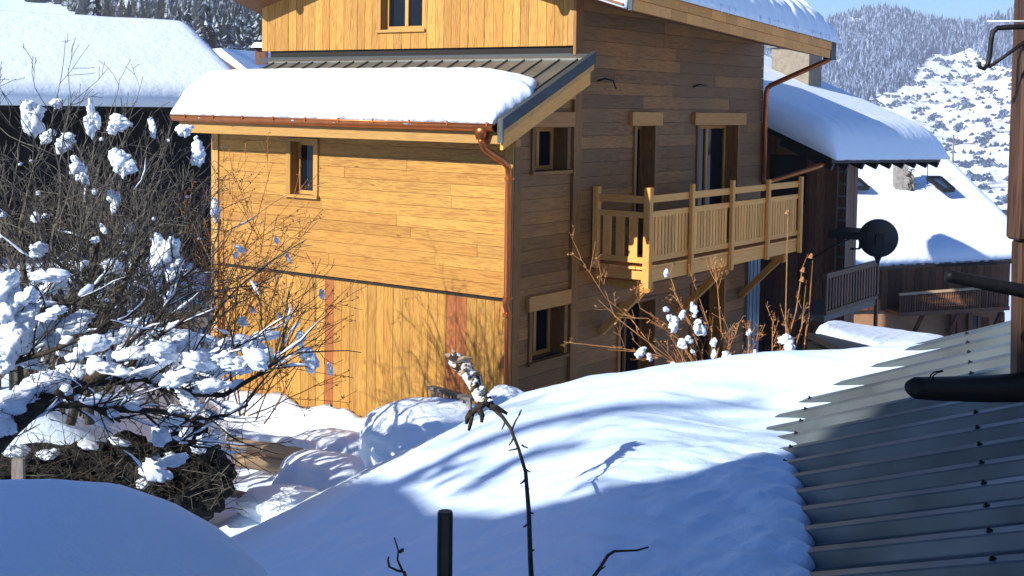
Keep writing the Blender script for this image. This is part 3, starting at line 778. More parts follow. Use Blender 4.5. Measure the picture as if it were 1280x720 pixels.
limb([(430, 640), (520, 603), (600, 566), (680, 535), (760, 510), (840, 488), (905, 470)], 20, .13, .04)
limb([(600, 596), (660, 565), (720, 550)], 19, .14, .05)
limb([(850, 548), (890, 553)], 19, .12, .09)
limb([(480, 586), (540, 560), (600, 540), (640, 522), (700, 505)], 20.5, .06, .03)
limb([(900, 560), (935, 548), (970, 532), (1000, 520), (1060, 515)], 17, .10, .07)
limb([(1000, 545), (1040, 540), (1090, 528), (1150, 512), (1240, 500)], 16.5, .07, .04)
limb([(1060, 560), (1110, 535), (1150, 530)], 16.5, .05, .03)
limb([(460, 560), (490, 540), (560, 520)], 21, .05, .02)
r3 = random.Random(11)
for i in range(26):
    x = r3.uniform(520, 900); y = r3.uniform(480, 590)-(x-520)*.06
    limb([(x, y), (x+40, y-12+r3.uniform(-8, 8)), (x+90, y-25+r3.uniform(-12, 12))], 20, .025, .012)
for i in range(16):
    x = r3.uniform(470, 930); y = table([(470, 600), (690, 596), (780, 578), (855, 556), (930, 560)], x)+r3.uniform(-16, 16)
    if 720 < x < 850: continue
    limb([(x, y), (x+25, y-7+r3.uniform(-7, 5)), (x+60, y-16+r3.uniform(-9, 7))], r3.uniform(12, 19), r3.uniform(.03, .07), .015)
k.build('crown', M['bark'], TB, off=(14, .6, 5), smooth=True)
k = MB(); k.tube([(0, .3, 0), (0, .3, 5), (.3, .2, 9)], .25, .12, 8); k.build('trunk', M['bark'], TB, smooth=True)

# unseen porch roof on the post, added to darken the metal roof below
o = empty('unseen_porch_roof', (2.5, 0, 2.2), 'unseen dark plank porch roof added on the right to shade the metal roof', 'roof')
k = MB()
for i in range(26): k.bx(-2.1+.2*i, -1.91+.2*i, -4, 6.6, 0, .04)
k.build('planks', M['black_wood'], o)
k = MB(); k.bx(-2.15, 3.1, -4.1, 6.65, .05, .3); k.build('roof_snow', M['snow'], o)

# ------------------------------------------------------------------ left house with big roof
e_ = Vector((.80, .60, 0)); nr = Vector((.60, -.80, 0))
EvR = at(322, 132, 29); EvL = EvR-e_*17
LH = empty('old_house', (EvR.x, EvR.y, -5), 'old dark-timbered house with a wide snow-covered roof behind the left bush', 'house')
lo_ = (-EvR.x, -EvR.y, 5)
k = MB(); wb = EvL-nr*1.7; we = EvR-nr*1.7+e_*.5
Lw = (we-wb).length; s = 0
while s < Lw:
    w = min(rng.uniform(.16, .24), Lw-s); p = wb+e_*(s+w/2)
    R = Matrix((e_, nr, Vector((0, 0, 1)))).transposed()
    k.box(Vector((p.x, p.y, -2.6)), (w-.008, .04+rng.uniform(0, .015), 5.2), R); s += w
k.build('wall', M['black_wood'], LH, off=lo_)  # near-black wood colour stands in for deep shade on this wall
k = MB()
k.box(Vector(((wb+we)/2).xy.to_3d())-nr*3.2+Vector((0, 0, -2.2)), (Lw-.4, 6.2, 5.4), R); k.build('inner_wall', M['core'], LH, off=lo_)
RU = 3.9; rise = 1.72
k = MB(); A, B = EvL+Vector((0, 0, -.16)), EvR+Vector((0, 0, -.16)); Cc = B-nr*RU+Vector((0, 0, rise)); D = A-nr*RU+Vector((0, 0, rise))
slab(k, A, B, Cc, D, .12); D2, C2 = D-nr*RU-Vector((0, 0, rise)), Cc-nr*RU-Vector((0, 0, rise)); slab(k, D, Cc, C2, D2, .12)
k.build('roof', M['black_wood'], LH, off=lo_)
k = MB()
for i in range(14):
    p = EvR-e_*(1.2+i*.9); k.bar(p-nr*.1+Vector((0, 0, -.22)), p-nr*1.9+Vector((0, 0, .7-.2)), .1, .12)
k.build('rafter', M['black_wood'], LH, off=lo_)
k = MB(); bz = -2.9
k.bar(wb+nr*.9+Vector((0, 0, bz-EvL.z)), we+nr*.9+Vector((0, 0, bz-EvR.z)), .08, .10); k.bar(wb+nr*.9+Vector((0, 0, -2.0-EvL.z)), we+nr*.9+Vector((0, 0, -2.0-EvR.z)), .06, .07)
lb = k.build('balcony', M['black_wood'], LH, off=lo_)
for i in range(46):
    k = MB(); p = we-e_*(.1+i*.2)+nr*.9; k.box(Vector((p.x, p.y, -2.42)), (.05, .03, .85), R); k.build('baluster', M['dark_wood'], lb, off=lo_)
def os_(a, b):
    p = EvL.lerp(EvR, a)+nr*.12+Vector((0, 0, -.03))
    up_ = b*(RU+.1); bulge = .10*fbm(a*20, 2)*(1-b)
    return p-nr*(up_+bulge*.3)+e_*(b*.0)+Vector((0, 0, up_/RU*rise))
o = snow_slab('snow_blanket', os_, lambda a, b: .02+.42*edge_round(b*4+.1, .4)*edge_round((1-a)*17+.05, .5)*(.85+.15*edge_round((1-b)*4, 1.2))+.03*fbm(a*12, b*4), (0, 0, 1), 110, 26, M['snow'])
tag(o, 'wide sunlit snow sheet on the old house roof behind the left bush', 'snow')
# smaller roof and chimneys behind
k = MB(); c = at(285, 92, 45); e0 = at(268, 64, 46); 
SR = empty('small_house', (c.x, c.y, -5), 'small house with a steep snowy roof just past the big left roof', 'house')
pl = [at(262, 64, 44), at(276, 62, 44), at(312, 92, 44), at(318, 140, 44), at(225, 140, 44)]
k.prism(pl, (1.5, 5, 0)); k.build('wall', M['dark_wood'], SR, off=(-c.x, -c.y, 5))
k = MB(); k.prism([at(257, 62, 43.9), at(276, 60, 43.9), at(322, 97, 43.9), at(320, 103, 43.9), at(276, 72, 43.9), at(257, 72, 43.9)], (1.5, 5.2, 0)); k.build('roof_snow', M['snow'], SR, off=(-c.x, -c.y, 5))
def chimney(name, px0, px1, py0, py1, Y, m, capm, label, depth=.5, flue=True):
    a = at(px0, py1, Y); b = at(px1, py0, Y); w = b.x-a.x
    o = empty(name, (a.x+w/2, Y+depth/2, a.z), label, 'chimney')
    k = MB(); k.bx(-w/2, w/2, -depth/2, depth/2, 0, (b.z-a.z)*.8); k.build('stack', M[m], o)
    k = MB(); k.bx(-w*.62, w*.62, -depth*.62, depth*.62, (b.z-a.z)*.8, (b.z-a.z)*.88); k.build('cap', M[capm], o)
    return o, w, b.z-a.z
o, w, h = chimney('chimney', 261, 269, 38, 70, 44, 'black', 'black', 'small black metal chimney at the right end of the left snowy roof', .3)
o, w, h = chimney('chimney', 319, 332, 57, 80, 36, 'dark_wood', 'black', 'dark chimney with a snow cap beside the left gable of the chalet', .4)
k = MB(); k.grid(12, 12, lambda a, b: ((a-.5)*w*1.7, (b-.5)*.7, h*.88+.16*edge_round(min(a, 1-a)*w*1.7, .15)*edge_round(min(b, 1-b)*.7, .15))); k.build('snow_cap', M['snow_fine'], o, smooth=True)

# ------------------------------------------------------------------ right: dark house, roof snow, chimney
DH = empty('dark_house', (0, 0, BASE-2), 'dark brown plank house behind the balcony with a shaded snowy roof', 'house')
dob = (0, 0, -(BASE-2))
def bd(k, name, m, parent=DH, **kw): return k.build(name, M[m], parent, off=dob, **kw)
xe = .95
A = Vector(onx(1040, 190, xe)); B = Vector(onx(1176, 191, xe))
A.y += 0; sl_ = .42
DR = Matrix.Rotation(-ANG, 3, 'Z')
DH.location = (C.x, C.y, BASE-2); DH.rotation_euler = (0, 0, -ANG)
xw, yw = .25, 10.9
k = MB()
def pd(a, b, c, d, t):
    o = rng.uniform(0, .02); k.box(((a+b)/2, yw-.02-o, (c+d)/2), (b-a, .04, d-c), None, t)
boards_v(k, pd, -6.2, xw, BASE-2, -.3, .17, [(-1.35, -.55, -1.9, -.9)])
def pdx(a, b, c, d, t): o = rng.uniform(0, .02); k.box((xw+.02+o, (a+b)/2, (c+d)/2), (.04, b-a, d-c), None, t)
boards_v(k, pdx, yw, yw+.55, BASE-2, -.95, .17, [])
bd(k, 'wall', 'dark_wood')
k = MB(); k.bx(-6.1, xw-.03, yw+.05, yw+.6, BASE-2, -.6); k.bx(-6.1, -1.6, yw+.6, B.y-.5, BASE-2, 0); k.bx(-1.5, -.45, yw+.03, yw+.05, -2, -.8); bd(k, 'inner_wall', 'core')
k = MB()
for z in [-.95-.24*i for i in range(12)]: k.bx(xw-.12, xw+.05, yw-.10, yw-.045, z-.02, z+.02)
k.bx(xw-.14, xw-.12, yw-.1, yw-.045, -4, -.9); k.bx(xw+.05, xw+.07, yw-.1, yw-.045, -4, -.9); bd(k, 'ladder', 'grey_wood')
xr = -5.0
def rpz(x, y): return lerp(A.z, B.z, (y-A.y)/(B.y-A.y))-.1+sl_*(xe-x)
k = MB(); slab(k, Vector((xe, A.y, rpz(xe, A.y)-.1)), Vector((xe, B.y, rpz(xe, B.y)-.1)), Vector((xr, B.y, rpz(xr, B.y)-.1)), Vector((xr, A.y, rpz(xr, A.y)-.1)), .12); bd(k, 'roof', 'black_wood')
k = MB()
for i in range(9): y = A.y+.1+i*(B.y-A.y-.2)/8; k.bar((xe-.02, y, rpz(xe, y)-.17), (xw-.3, y, rpz(xw-.3, y)-.17), .09, .12)
bd(k, 'rafter', 'black_wood')
k = MB(); k.bx(.3, 1.0, 9.95, 10.9, -2.42, -2.28); bd(k, 'shelf_board', 'black_wood')
# its balcony along the lane
by0, by1, bxx = 8.1, 10.75, 1.0
k = MB(); k.bx(.2, bxx, by0, by1, -3.72, -3.6); blc = bd(k, 'balcony', 'grey_wood')
k = MB(); k.bx(bxx-.04, bxx+.03, by0, by1, -2.95, -2.86); bd(k, 'rail', 'brown_wood', blc)
k = MB(); k.bx(bxx-.04, bxx+.03, by0, by1, -3.6, -3.53); bd(k, 'rail', 'brown_wood', blc)
for i in range(19):
    y = by0+.05+i*.142; k = MB(); k.bx(bxx-.02, bxx+.01, y, y+.07, -3.55, -2.9); bd(k, 'baluster', 'brown_wood', blc)
k = MB(); k.bx(bxx-.03, bxx+.03, by1-.07, by1, -4.4, -2.87); bd(k, 'post', 'brown_wood', blc)
def dsn(a, b):
    y = lerp(A.y-.05, B.y+.35, a); x = xe+.10+.04*fbm(a*18, 4)-b*(xe-xr+.1)
    return loc2w(x, y, rpz(x, y)+.03)
o = snow_slab('snow_blanket', dsn, lambda a, b: .03+.5*edge_round(b*6, .5)*edge_round(a*6+.1, .5)*edge_round((1-a)*6, .8)+.05*fbm(a*30, b*16, 2)*(1-smooth(0, .25, b)), (0, 0, 1), 100, 60, M['snow'])
tag(o, 'half-shaded snow on the dark house roof just right of the chalet', 'snow')
# chimney on that roof
o = empty('chimney', at(997, 130, 27.2), 'square beige roughcast chimney rising behind the copper pipe', 'chimney', -ANG)
k = MB(); k.bx(-.47, .38, -.35, .35, -.6, 1.2); k.build('stack', M['plaster'], o)
k = MB(); k.bx(-.55, .46, -.42, .42, 1.2, 1.28); k.build('cap', M['stone'], o)

# satellite dish
dc = at(1098, 300, 23.5); o = empty('satellite_dish', dc, 'round black satellite dish seen from behind beside the brown balcony', 'satellite dish')
fd = Vector((.25, .93, .27)).normalized(); sd = fd.cross(Vector((0, 0, 1))).normalized(); ud = sd.cross(fd)
k = MB()
def dish(a, b, t=0.): r = .365*a; an = 2*math.pi*b; return sd*(r*math.cos(an))+ud*(r*1.06*math.sin(an))+fd*(.10*a*a-t)
k.grid(9, 33, lambda a, b: dish(a, b)); k.grid(9, 33, lambda a, b: dish(a, b, .02), flip=True)
for i in range(32):
    b0_, b1_ = i/32, (i+1)/32; n0 = len(k.v); k.v += [dish(1, b0_), dish(1, b1_), dish(1, b1_, .02), dish(1, b0_, .02)]; k.face([n0, n0+1, n0+2, n0+3], [(0, 0)]*4, .5)
M['dish'] = mat('dish_black', .5, colr=(.012, .011, .012))[0]
k.build('reflector', M['dish'], o, smooth=True)
k = MB(); k.prism([sd*-.07-ud*.34-fd*.03, sd*.07-ud*.34-fd*.03, -ud*.50-fd*.03], tuple(fd*.03)); k.box((0, -.05, 0), (.14, .1, .2)); k.build('bracket', M['black'], o)
k = MB(); pa = [at(x, y, 23.6)-dc for x, y in ((1080, 306), (1074, 311), (1063, 311))]; k.tube(pa, .02, .02, 6)
k.tube([at(x, y, 23.6)-dc for x, y in ((1080, 296), (1076, 292), (1074, 310))], .018, .018, 6); k.tube([at(x, y, 23.6)-dc for x, y in ((1076, 292), (1063, 291))], .018, .018, 6)
k.tube([at(x, y, 23.4)-dc for x, y in ((1074, 294), (1040, 308), (1010, 326))], .016, .016, 6); k.build('arm', M['black'], o, smooth=True)

# ------------------------------------------------------------------ far house (right)
FH = empty('far_house', at(1170, 440, 37), 'brown plank house with skylights in its snowy roof at the right', 'house')
fo = -FH.location
eL, eR = at(1020, 326, 36.0), at(1305, 313, 37.5); rL, rR = at(985, 178, 44.5), at(1192, 196, 45.5)
k = MB(); slab(k, eL-Vector((0, 0, .35)), eR-Vector((0, 0, .35)), rR-Vector((0, 0, .6)), rL-Vector((0, 0, .6)), .14)
slab(k, rL-Vector((0, 0, .6)), rR-Vector((0, 0, .6)), rR+Vector((2, 7, -3.4)), rL+Vector((2, 7, -3.4)), .14)
k.build('roof', M['black_wood'], FH, off=fo)
ed = (eR-eL); ed.z = 0; eLn = ed.length; ed.normalize(); en = Vector((ed.y, -ed.x, 0))
RF = Matrix((ed, en, Vector((0, 0, 1)))).transposed()
k = MB(); zt0 = eL.z-.2; bb0 = at(1140, 392, 36.5).z
s = 0
while s < eLn-.6:
    w = rng.uniform(.16, .26); p = eL+ed*(s+w/2)-en*.9; k.box(Vector((p.x, p.y, (zt0+bb0)/2+.0)), (w-.01, .04+rng.uniform(0, .02), zt0-bb0+.1), RF); s += w
k.build('wall', M['brown_wood'], FH, off=fo)
k = MB(); p = eL+ed*(eLn-.6)/2-en*1.15; k.box(Vector((p.x, p.y, bb0-1.2)), (eLn-.6, .3, 2.6), RF); k.build('wall', M['ochre'], FH, off=fo)
k = MB(); p = eL+ed*(eLn-.8)/2-en*4; k.box(Vector((p.x, p.y, bb0-.3)), (eLn-1.2, 5.2, 4.2), RF); k.build('inner_wall', M['core'], FH, off=fo)
def fpt(px, py, o=.9):
    p0 = eL-en*o; return meet(px, py, p0, en)
# balcony with turned balusters
a, b = fpt(1124, 368, .1), fpt(1262, 357, .1); a2, b2 = fpt(1124, 393, .1), fpt(1262, 385, .1)
a2 = Vector((a.x, a.y, a2.z)); b2 = Vector((b.x, b.y, b2.z))
k = MB(); k.bar(a2-en*.4, b2-en*.4, .9, .12); bl = k.build('balcony', M['brown_wood'], FH, off=fo)
k = MB(); k.bar(a, b, .07, .07); k.build('rail', M['log_wood'], bl, off=fo)
for i in range(46):
    t = (i+.5)/46; p, q = a.lerp(b, t), a2.lerp(b2, t); h = p.z-q.z; k = MB()
    k.tube([q+Vector((0, 0, h*s_)) for s_ in (0, .2, .35, .5, .65, .8, 1)], .03, .03, 5, radii=[.028, .02, .034, .02, .034, .02, .028]); k.build('baluster', M['brown_wood'], bl, off=fo)
for px in (1146, 1190, 1243):
    k = MB(); k.bar(fpt(px+8, 392, .2), fpt(px-4, 416, .85), .09, .1, (1, 0, 0)); k.build('brace', M['brown_wood'], FH, off=fo)
for px in (1190, 1212, 1252):
    k = MB(); k.bar(fpt(px, 390, .82), fpt(px, 432, .82), .14, .12, en); k.build('post', M['brown_wood'], FH, off=fo)
M['shutter'] = wood('shutter', (.28, .08, .035), (.25, .07, .03), (.14, .04, .02), var=.2)
for px in (1199.5, 1232):
    k = MB(); k.bar(fpt(px, 397, .84), fpt(px, 428, .84), .05, .2, tuple(ed)); k.build('shutter', M['shutter'], FH, off=fo)
k = MB(); k.bar(fpt(1216, 396, .95), fpt(1216, 432, .95), .06, .26, tuple(ed)); wn = k.build('window', M['pane'], FH, off=fo)
k = MB(); k.bar(fpt(1224, 396, .9), fpt(1224, 432, .9), .04, .10, tuple(ed)); k.bar(fpt(1211, 396, .9), fpt(1211, 432, .9), .04, .04, tuple(ed)); k.build('frame', M['plaster'], wn, off=fo)
def fsn(a, b):
    rr = rR.lerp(rL, 0)
    lo = eL.lerp(eR, a)+Vector((0, 0, -.03*fbm(a*40, 1))); hi = rL.lerp(rR, a)
    p = lo.lerp(hi, b); return p-Vector((0, 0, lerp(.22, .46, b)))
o = snow_slab('snow_blanket', fsn, lambda a, b: .02+.44*edge_round(b*8+.1, .5)*edge_round((1-a)*12, .9)+.02*fbm(a*14-b*6, b*9)+.05*fbm(a*5, b*5, 2), (0, 0, 1), 110, 60, M['snow'])
tag(o, 'large smooth snow sheet on the far house roof around the skylights', 'snow')
rn = (eR-eL).cross(rL-eL).normalized(); rn = rn if rn.z > 0 else -rn
def skylight(pts, label):
    q = [meet(x, y, eL+rn*.24, rn) for x, y in pts]; c = sum(q, Vector())/4
    o = empty('skylight', c, label, 'skylight')
    k = MB()
    for i in range(4): k.bar(q[i]-c+rn*.05, q[(i+1) % 4]-c+rn*.05, .09, .12, tuple(rn))
    k.build('frame', M['black'], o)
    k = MB(); k.prism([p-c+rn*.03 for p in q], tuple(rn*.02)); k.build('pane', M['sky_pane'], o)
M['sky_pane'] = mat('skylight_pane', .08, colr=(.03, .05, .09), spec=.8)[0]
skylight([(1159, 224), (1175, 224), (1192, 239), (1180, 240)], 'dark skylight right of the far house chimney')
skylight([(1058, 226), (1073, 226), (1085, 237), (1066, 237)], 'skylight peeking out beside the dark plank house edge')
# chimney with tangled pipes
cb = meet(1128, 232, eL, rn)
o = empty('chimney', cb, 'square grey chimney with aerial and lean tangle of ivy on the far snowy roof', 'chimney')
o['label'] = 'square grey chimney with a broken tangled side on the far snowy roof'
k = MB(); k.bx(-.25, .12, -.2, .25, -.5, 1.15); k.build('stack', M['stone'], o)
k = MB(); k.bx(-.3, .17, -.25, .3, 1.15, 1.22); k.build('cap', M['black'], o)
k = MB(); k.prism([(-.3, -.22, -.5), (.34, -.22, -.7), (.3, -.22, .35), (.16, -.22, .5), (-.3, -.22, .1)], (0, .3, 0)); k.build('stone_base', M['stone'], o)
k = MB()
for i in range(40):
    p = Vector((rng.uniform(.1, .33), -.24, rng.uniform(-.4, .6))); k.tube([p, p+Vector((rng.uniform(-.15, .15), -.03, rng.uniform(-.2, .2)))], .015, .012, 4)
k.build('vine', M['bark_dark'], o)
o = empty('roof_aerial', cb+Vector((.95, .4, .35)), 'thin television aerial standing on the far snowy roof', 'aerial')
k = MB(); k.tube([(0, 0, -.6), (0, 0, .7)], .014, .014, 5); k.tube([(-.9, 0, .35), (0, 0, .5)], .01, .01, 4)
for i in range(5): k.tube([(-.9+.18*i, -.15, .35+.03*i), (-.9+.18*i, .15, .35+.03*i)], .007, .007, 4)
k.build('mast', M['black'], o)

# power pole on the mountain foot
pb = at(1191, 203, 150); o = empty('utility_pole', pb, 'slim grey utility pole above the far snowy roof', 'pole')
k = MB(); k.tube([(0, 0, -6), (0, 0, 3.3)], .11, .08, 6); k.build('pole', M['grey_wood'], o)
k = MB(); k.tube([(0, 0, 2.2), (.5, 0, 3.0)], .05, .05, 5); k.tube([(.3, 0, 2.2), (2.6, 0, 2.3)], .05, .05, 5); k.build('crossarm', M['grey_wood'], o)

# low shed roof with snow strip
LS = empty('low_shed', at(1080, 470, 17), 'low black-roofed shed under a strip of snow below the far balcony', 'shed')
lo2 = -LS.location
pp = [at(1010, 409, 17), at(1195, 433, 19.5), at(1195, 455, 17.5), at(1085, 445, 15.5)]
k = MB(); slab(k, *[p-Vector((0, 0, .15)) for p in pp], .08); k.build('roof', M['black_wood'], LS, off=lo2)
k = MB(); k.prism([p-Vector((0, 0, .2)) for p in pp], (0, 0, -2.2)); k.build('wall', M['black_wood'], LS, off=lo2)
def l2(a, b):
    lo = at(lerp(1020, 1098, min(1, a*1.3))if a < .77 else lerp(1098, 1185, (a-.77)/.23), lerp(411, 437, min(1, a*1.3)), 17.2)
    hi = at(lerp(1030, 1192, a), lerp(405, 427, a), 19.4); return lo.lerp(hi, b)-Vector((0, 0, .06))
o = snow_slab('snow_blanket', l2, lambda a, b: .02+.13*edge_round(b*2, .5)*edge_round(a*4, .5)*edge_round((1-a)*4, .6)*edge_round((1-b)*2+.2, .4)+.02*fbm(a*20, b*6), (0, 0, 1), 60, 14, M['snow'])
tag(o, 'narrow snow strip on the low shed below the far balcony', 'snow')

# ------------------------------------------------------------------ porch pieces at the right edge
o = empty('porch_post', at(1272, 480, 3.6), 'weathered brown wooden post along the right edge of the view', 'post')
k = MB(); a = at(1292, -40, 3.6)-o.location; a.z = 2.2-o.location.z; b = at(1282, 300, 3.6)-o.location; c = at(1276, 476, 3.6)-o.location
k.bar(a, b, .085, .085, (0, 1, 0)); k.bar(b, c+Vector((.01, 0, -.02)), .062, .062, (0, 1, 0)); k.build('shaft', M['post_wood'], o, bevel=.008)
o = empty('porch_beam', at(1220, 487, 3.1), 'dark round log end jutting in from the right above the metal roof', 'beam')
k = MB(); pts = [at(x, y, Y)-o.location for x, y, Y in ((1139, 484, 3.3), (1146, 485, 3.32), (1180, 486, 3.4), (1240, 486, 3.5), (1330, 482, 3.65), (1900, 455, 4.3))]
k.tube(pts, .03, .045, 14, radii=[.020, .030, .034, .039, .048, .06]); k.build('log', M['black_wood'], o, smooth=True)
k = MB(); k.tube([at(x, y, 3.36)-o.location for x, y in ((1163, 476), (1163, 469), (1168, 465), (1178, 463))], .0025, .002, 5); k.tube([at(x, y, 3.34)-o.location for x, y in ((1167, 477), (1166, 470), (1171, 466), (1179, 464))], .0025, .002, 5); k.build('wire_loop', M['black'], o)
o = empty('handrail_pole', at(1240, 358, 2.6), 'straight black pole jutting in from the right across the brown post', 'pole')
k = MB(); k.tube([at(x, y, Y)-o.location for x, y, Y in ((1183, 344, 3.3), (1186, 345, 3.3), (1300, 368, 3.5), (1900, 480, 4.4))], .015, .018, 12, radii=[.011, .0165, .020, .022]); k.build('bar', M['black'], o, smooth=True)
o = empty('iron_bracket', at(1260, 60, 3.2), 'hooked black iron bracket at the top right edge', 'bracket')
k = MB(); Z = lambda x, y: at(x, y, 3.5)-o.location
k.tube([Z(1300, 33), Z(1262, 34), Z(1247, 35), Z(1241, 40), Z(1239, 50), Z(1237, 70), Z(1235, 80), Z(1230, 86), Z(1225, 84), Z(1223.5, 78)], .0075, .006, 8); k.build('arm', M['black'], o, smooth=True)
k = MB(); k.tube([Z(1300, 38), Z(1262, 66), Z(1236, 84)], .0055, .005, 8); k.build('strut', M['black'], o, smooth=True)
k = MB(); k.tube([Z(1234, 26.5), Z(1300, 26.5)], .0022, .0022, 6); k.build('snow_line', M['snow_fine'], o, smooth=True)

# ------------------------------------------------------------------ foreground left mound, post, vine
o_l = at(90, 690, 3.4)
def mound(a, b):
    x = lerp(-2.6, -.48, a); y = lerp(2.0, 3.7, b)
    return Vector((x, y, -1.87))
def mh_(a, b):
    x = lerp(-2.6, -.48, a)-.13
    prof = table([(-2.6, .86), (-1.75, .84), (-1.35, .86), (-1.2, .85), (-1.05, .80), (-.92, .72), (-.82, .62), (-.72, .50), (-.66, .40), (-.62, .3)], x)
    return prof*(.35+.65*edge_round((1-b)*1.7, .45))+.012*fbm(a*5, b*5, 2)
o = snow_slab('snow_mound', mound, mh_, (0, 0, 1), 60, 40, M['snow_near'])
tag(o, 'smooth rounded snow mound in blue shade in the near left corner', 'snow')
o = empty('metal_post', at(557, 760, 2.4), 'plain black post sticking up at the bottom edge', 'post')
k = MB(); tp = at(556.5, 639, 2.4)-o.location; bt = at(557, 770, 2.4)-o.location
k.tube([bt-Vector((0, 0, .8)), tp-Vector((0, 0, .004)), tp], .0148, .0148, 14, radii=[.0152, .0152, .0138]); k.build('shaft', M['black'], o, smooth=False)
VN = empty('bare_vine', at(666, 740, 6.0), 'snow-patched bare vine with a thick peeling top bending left', 'vine')
vo_ = VN.location
k = MB(); V_ = lambda x, y, Y=6.3: at(x, y, Y)-vo_
k.tube([V_(667, 770, 4.6), V_(663, 700, 4.9), V_(661, 640, 5.3), V_(657, 590, 5.8), V_(648, 560, 6.35), V_(638, 535, 6.4), V_(628, 521, 6.45), V_(617, 510, 6.5), V_(606, 502, 6.5)], .011, .016, 8, radii=[.011, .010, .010, .009, .009, .009, .010, .014, .02])
for (x, y, dx_, dy_) in ((640, 537, 9, -18), (649, 519, 3, -7), (643, 545, -7, 12), (655, 585, 8, 5), (656, 600, -6, 5), (660, 640, 7, 2), (660, 655, -6, 4), (662, 690, 6, -3), (661, 612, -5, -4), (632, 525, -5, 12), (650, 560, -14, 3), (652, 556, 8, 4)):
    Yv = table([(520, 6.45), (560, 6.35), (590, 5.8), (640, 5.3), (700, 4.9)], y); k.tube([V_(x, y, Yv), V_(x+dx_*.5, y+dy_*.6, Yv), V_(x+dx_, y+dy_, Yv)], .006, .003, 5)
k.build('stem', M['bark_dark'], VN, smooth=True)
k = MB(); path = [(607, 506), (601, 497), (597, 488), (592, 476), (584, 465), (576, 456), (568, 449), (563, 447)]
k.tube([V_(x, y, 6.5) for x, y in path], .03, .05, 12, radii=[.026, .036, .035, .041, .039, .043, .040, .030]); k.tube([V_(575, 455, 6.48), V_(584, 453, 6.46), V_(590, 456, 6.45)], .02, .008, 8)
M['peel'] = None
m, ntm, b = mat('peeling_bark', .8); 
tc = N(ntm, 'TexCoord'); vn = N(ntm, 'TexNoise'); vn.inputs['Scale'].default_value = 16; vn.inputs['Detail'].default_value = 3; vn.inputs['Distortion'].default_value = 1.5; mpv = N(ntm, 'Mapping'); mpv.inputs['Location'].default_value = (3.3, 1.2, 2.6); ntm.links.new(tc.outputs['Object'], mpv.inputs[0]); ntm.links.new(mpv.outputs[0], vn.inputs[0])
rr_ = ramp(ntm, [(.40, (.025, .018, .012)), (.44, (.18, .09, .035)), (.46, (.82, .72, .56)), (.6, (.82, .8, .76))]); ntm.links.new(vn.outputs[0], rr_.inputs[0]); ntm.links.new(rr_.outputs[0], b.inputs['Base Color']); bump(ntm, b, vn.outputs[0], .8, .02)
k.build('peeling_top', m, VN, smooth=True)
for (x0, y0_, x1, y1_, w) in ((566, 449, 556, 443, .016), (572, 451, 590, 447, .014), (570, 446, 565, 436, .012), (583, 462, 575, 470, .012), (590, 468, 602, 470, .010), (596, 482, 588, 490, .010), (604, 494, 612, 490, .010)):
    k = MB(); a, b = V_(x0, y0_, 6.46), V_(x1, y1_, 6.43); k.tube([a, a.lerp(b, .5)+Vector((0, -.02, .012)), b], w, w*.3, 5, radii=[w, w*.9, w*.25]); k.build('bark_flap', M['log_wood'] if w > .011 else M['bark'], VN)
k = MB()
for pts in ([(606, 504), (597, 510), (590, 517), (588, 530), (586, 538)], [(598, 511), (603, 520), (602, 528)], [(590, 515), (584, 522), (583, 530)], [(612, 508), (622, 510), (634, 517)], [(606, 502), (612, 498), (616, 506)]):
    k.tube([V_(x, y, 6.48) for x, y in pts], .02, .008, 7)
k.build('dark_curl', M['bark_dark'], VN, smooth=True)
def clump_mesh(seed):
    R = random.Random(seed+50); me = bpy.data.meshes.new('snow_clump'); bm = bmesh.new()
    for l in range(R.randint(4, 7)):
        c = Vector((R.uniform(-.55, .55), R.uniform(-.4, .4), R.uniform(-.55, .55))); rr = R.uniform(.3, .62) if l else .7
        ret = bmesh.ops.create_icosphere(bm, subdivisions=3, radius=1); sx, sy, sz = R.uniform(.7, 1.3), R.uniform(.7, 1.2), R.uniform(.6, 1.2)
        for v in ret['verts']:
            p = v.co*1.0+Vector((seed*9.1+l*3, seed*3.3, l)); f = 1+.55*noise.noise(p*1.4)+.42*noise.noise(p*3.1)+.2*noise.noise(p*7)
            v.co = Vector((v.co.x*sx, v.co.y*sy, v.co.z*sz))*max(.25, f)*rr + (c if l else Vector())
    bm.to_mesh(me); bm.free(); me.materials.append(M['snow_fine']); me.polygons.foreach_set('use_smooth', [True]*len(me.polygons)); return me
CL = [clump_mesh(i) for i in range(9)]
def clump(parent, p, rx, rz, i=None, ry=None):
    o = bpy.data.objects.new('snow_clump', CL[rng.randrange(9) if i is None else i % 9]); col.objects.link(o); o.parent = parent
    o.location = Vector(p)-parent.location; o.rotation_euler = (rng.uniform(-.3, .3), rng.uniform(-.3, .3), rng.random()*6.3); o.scale = (rx, ry or rx*.8, rz); return o
for (x, y, r) in ((570, 445, .012), (590, 466, .028), (601, 486, .026), (595, 476, .018), (612, 500, .014)): clump(VN, at(x, y, 6.46), r, r*.6)
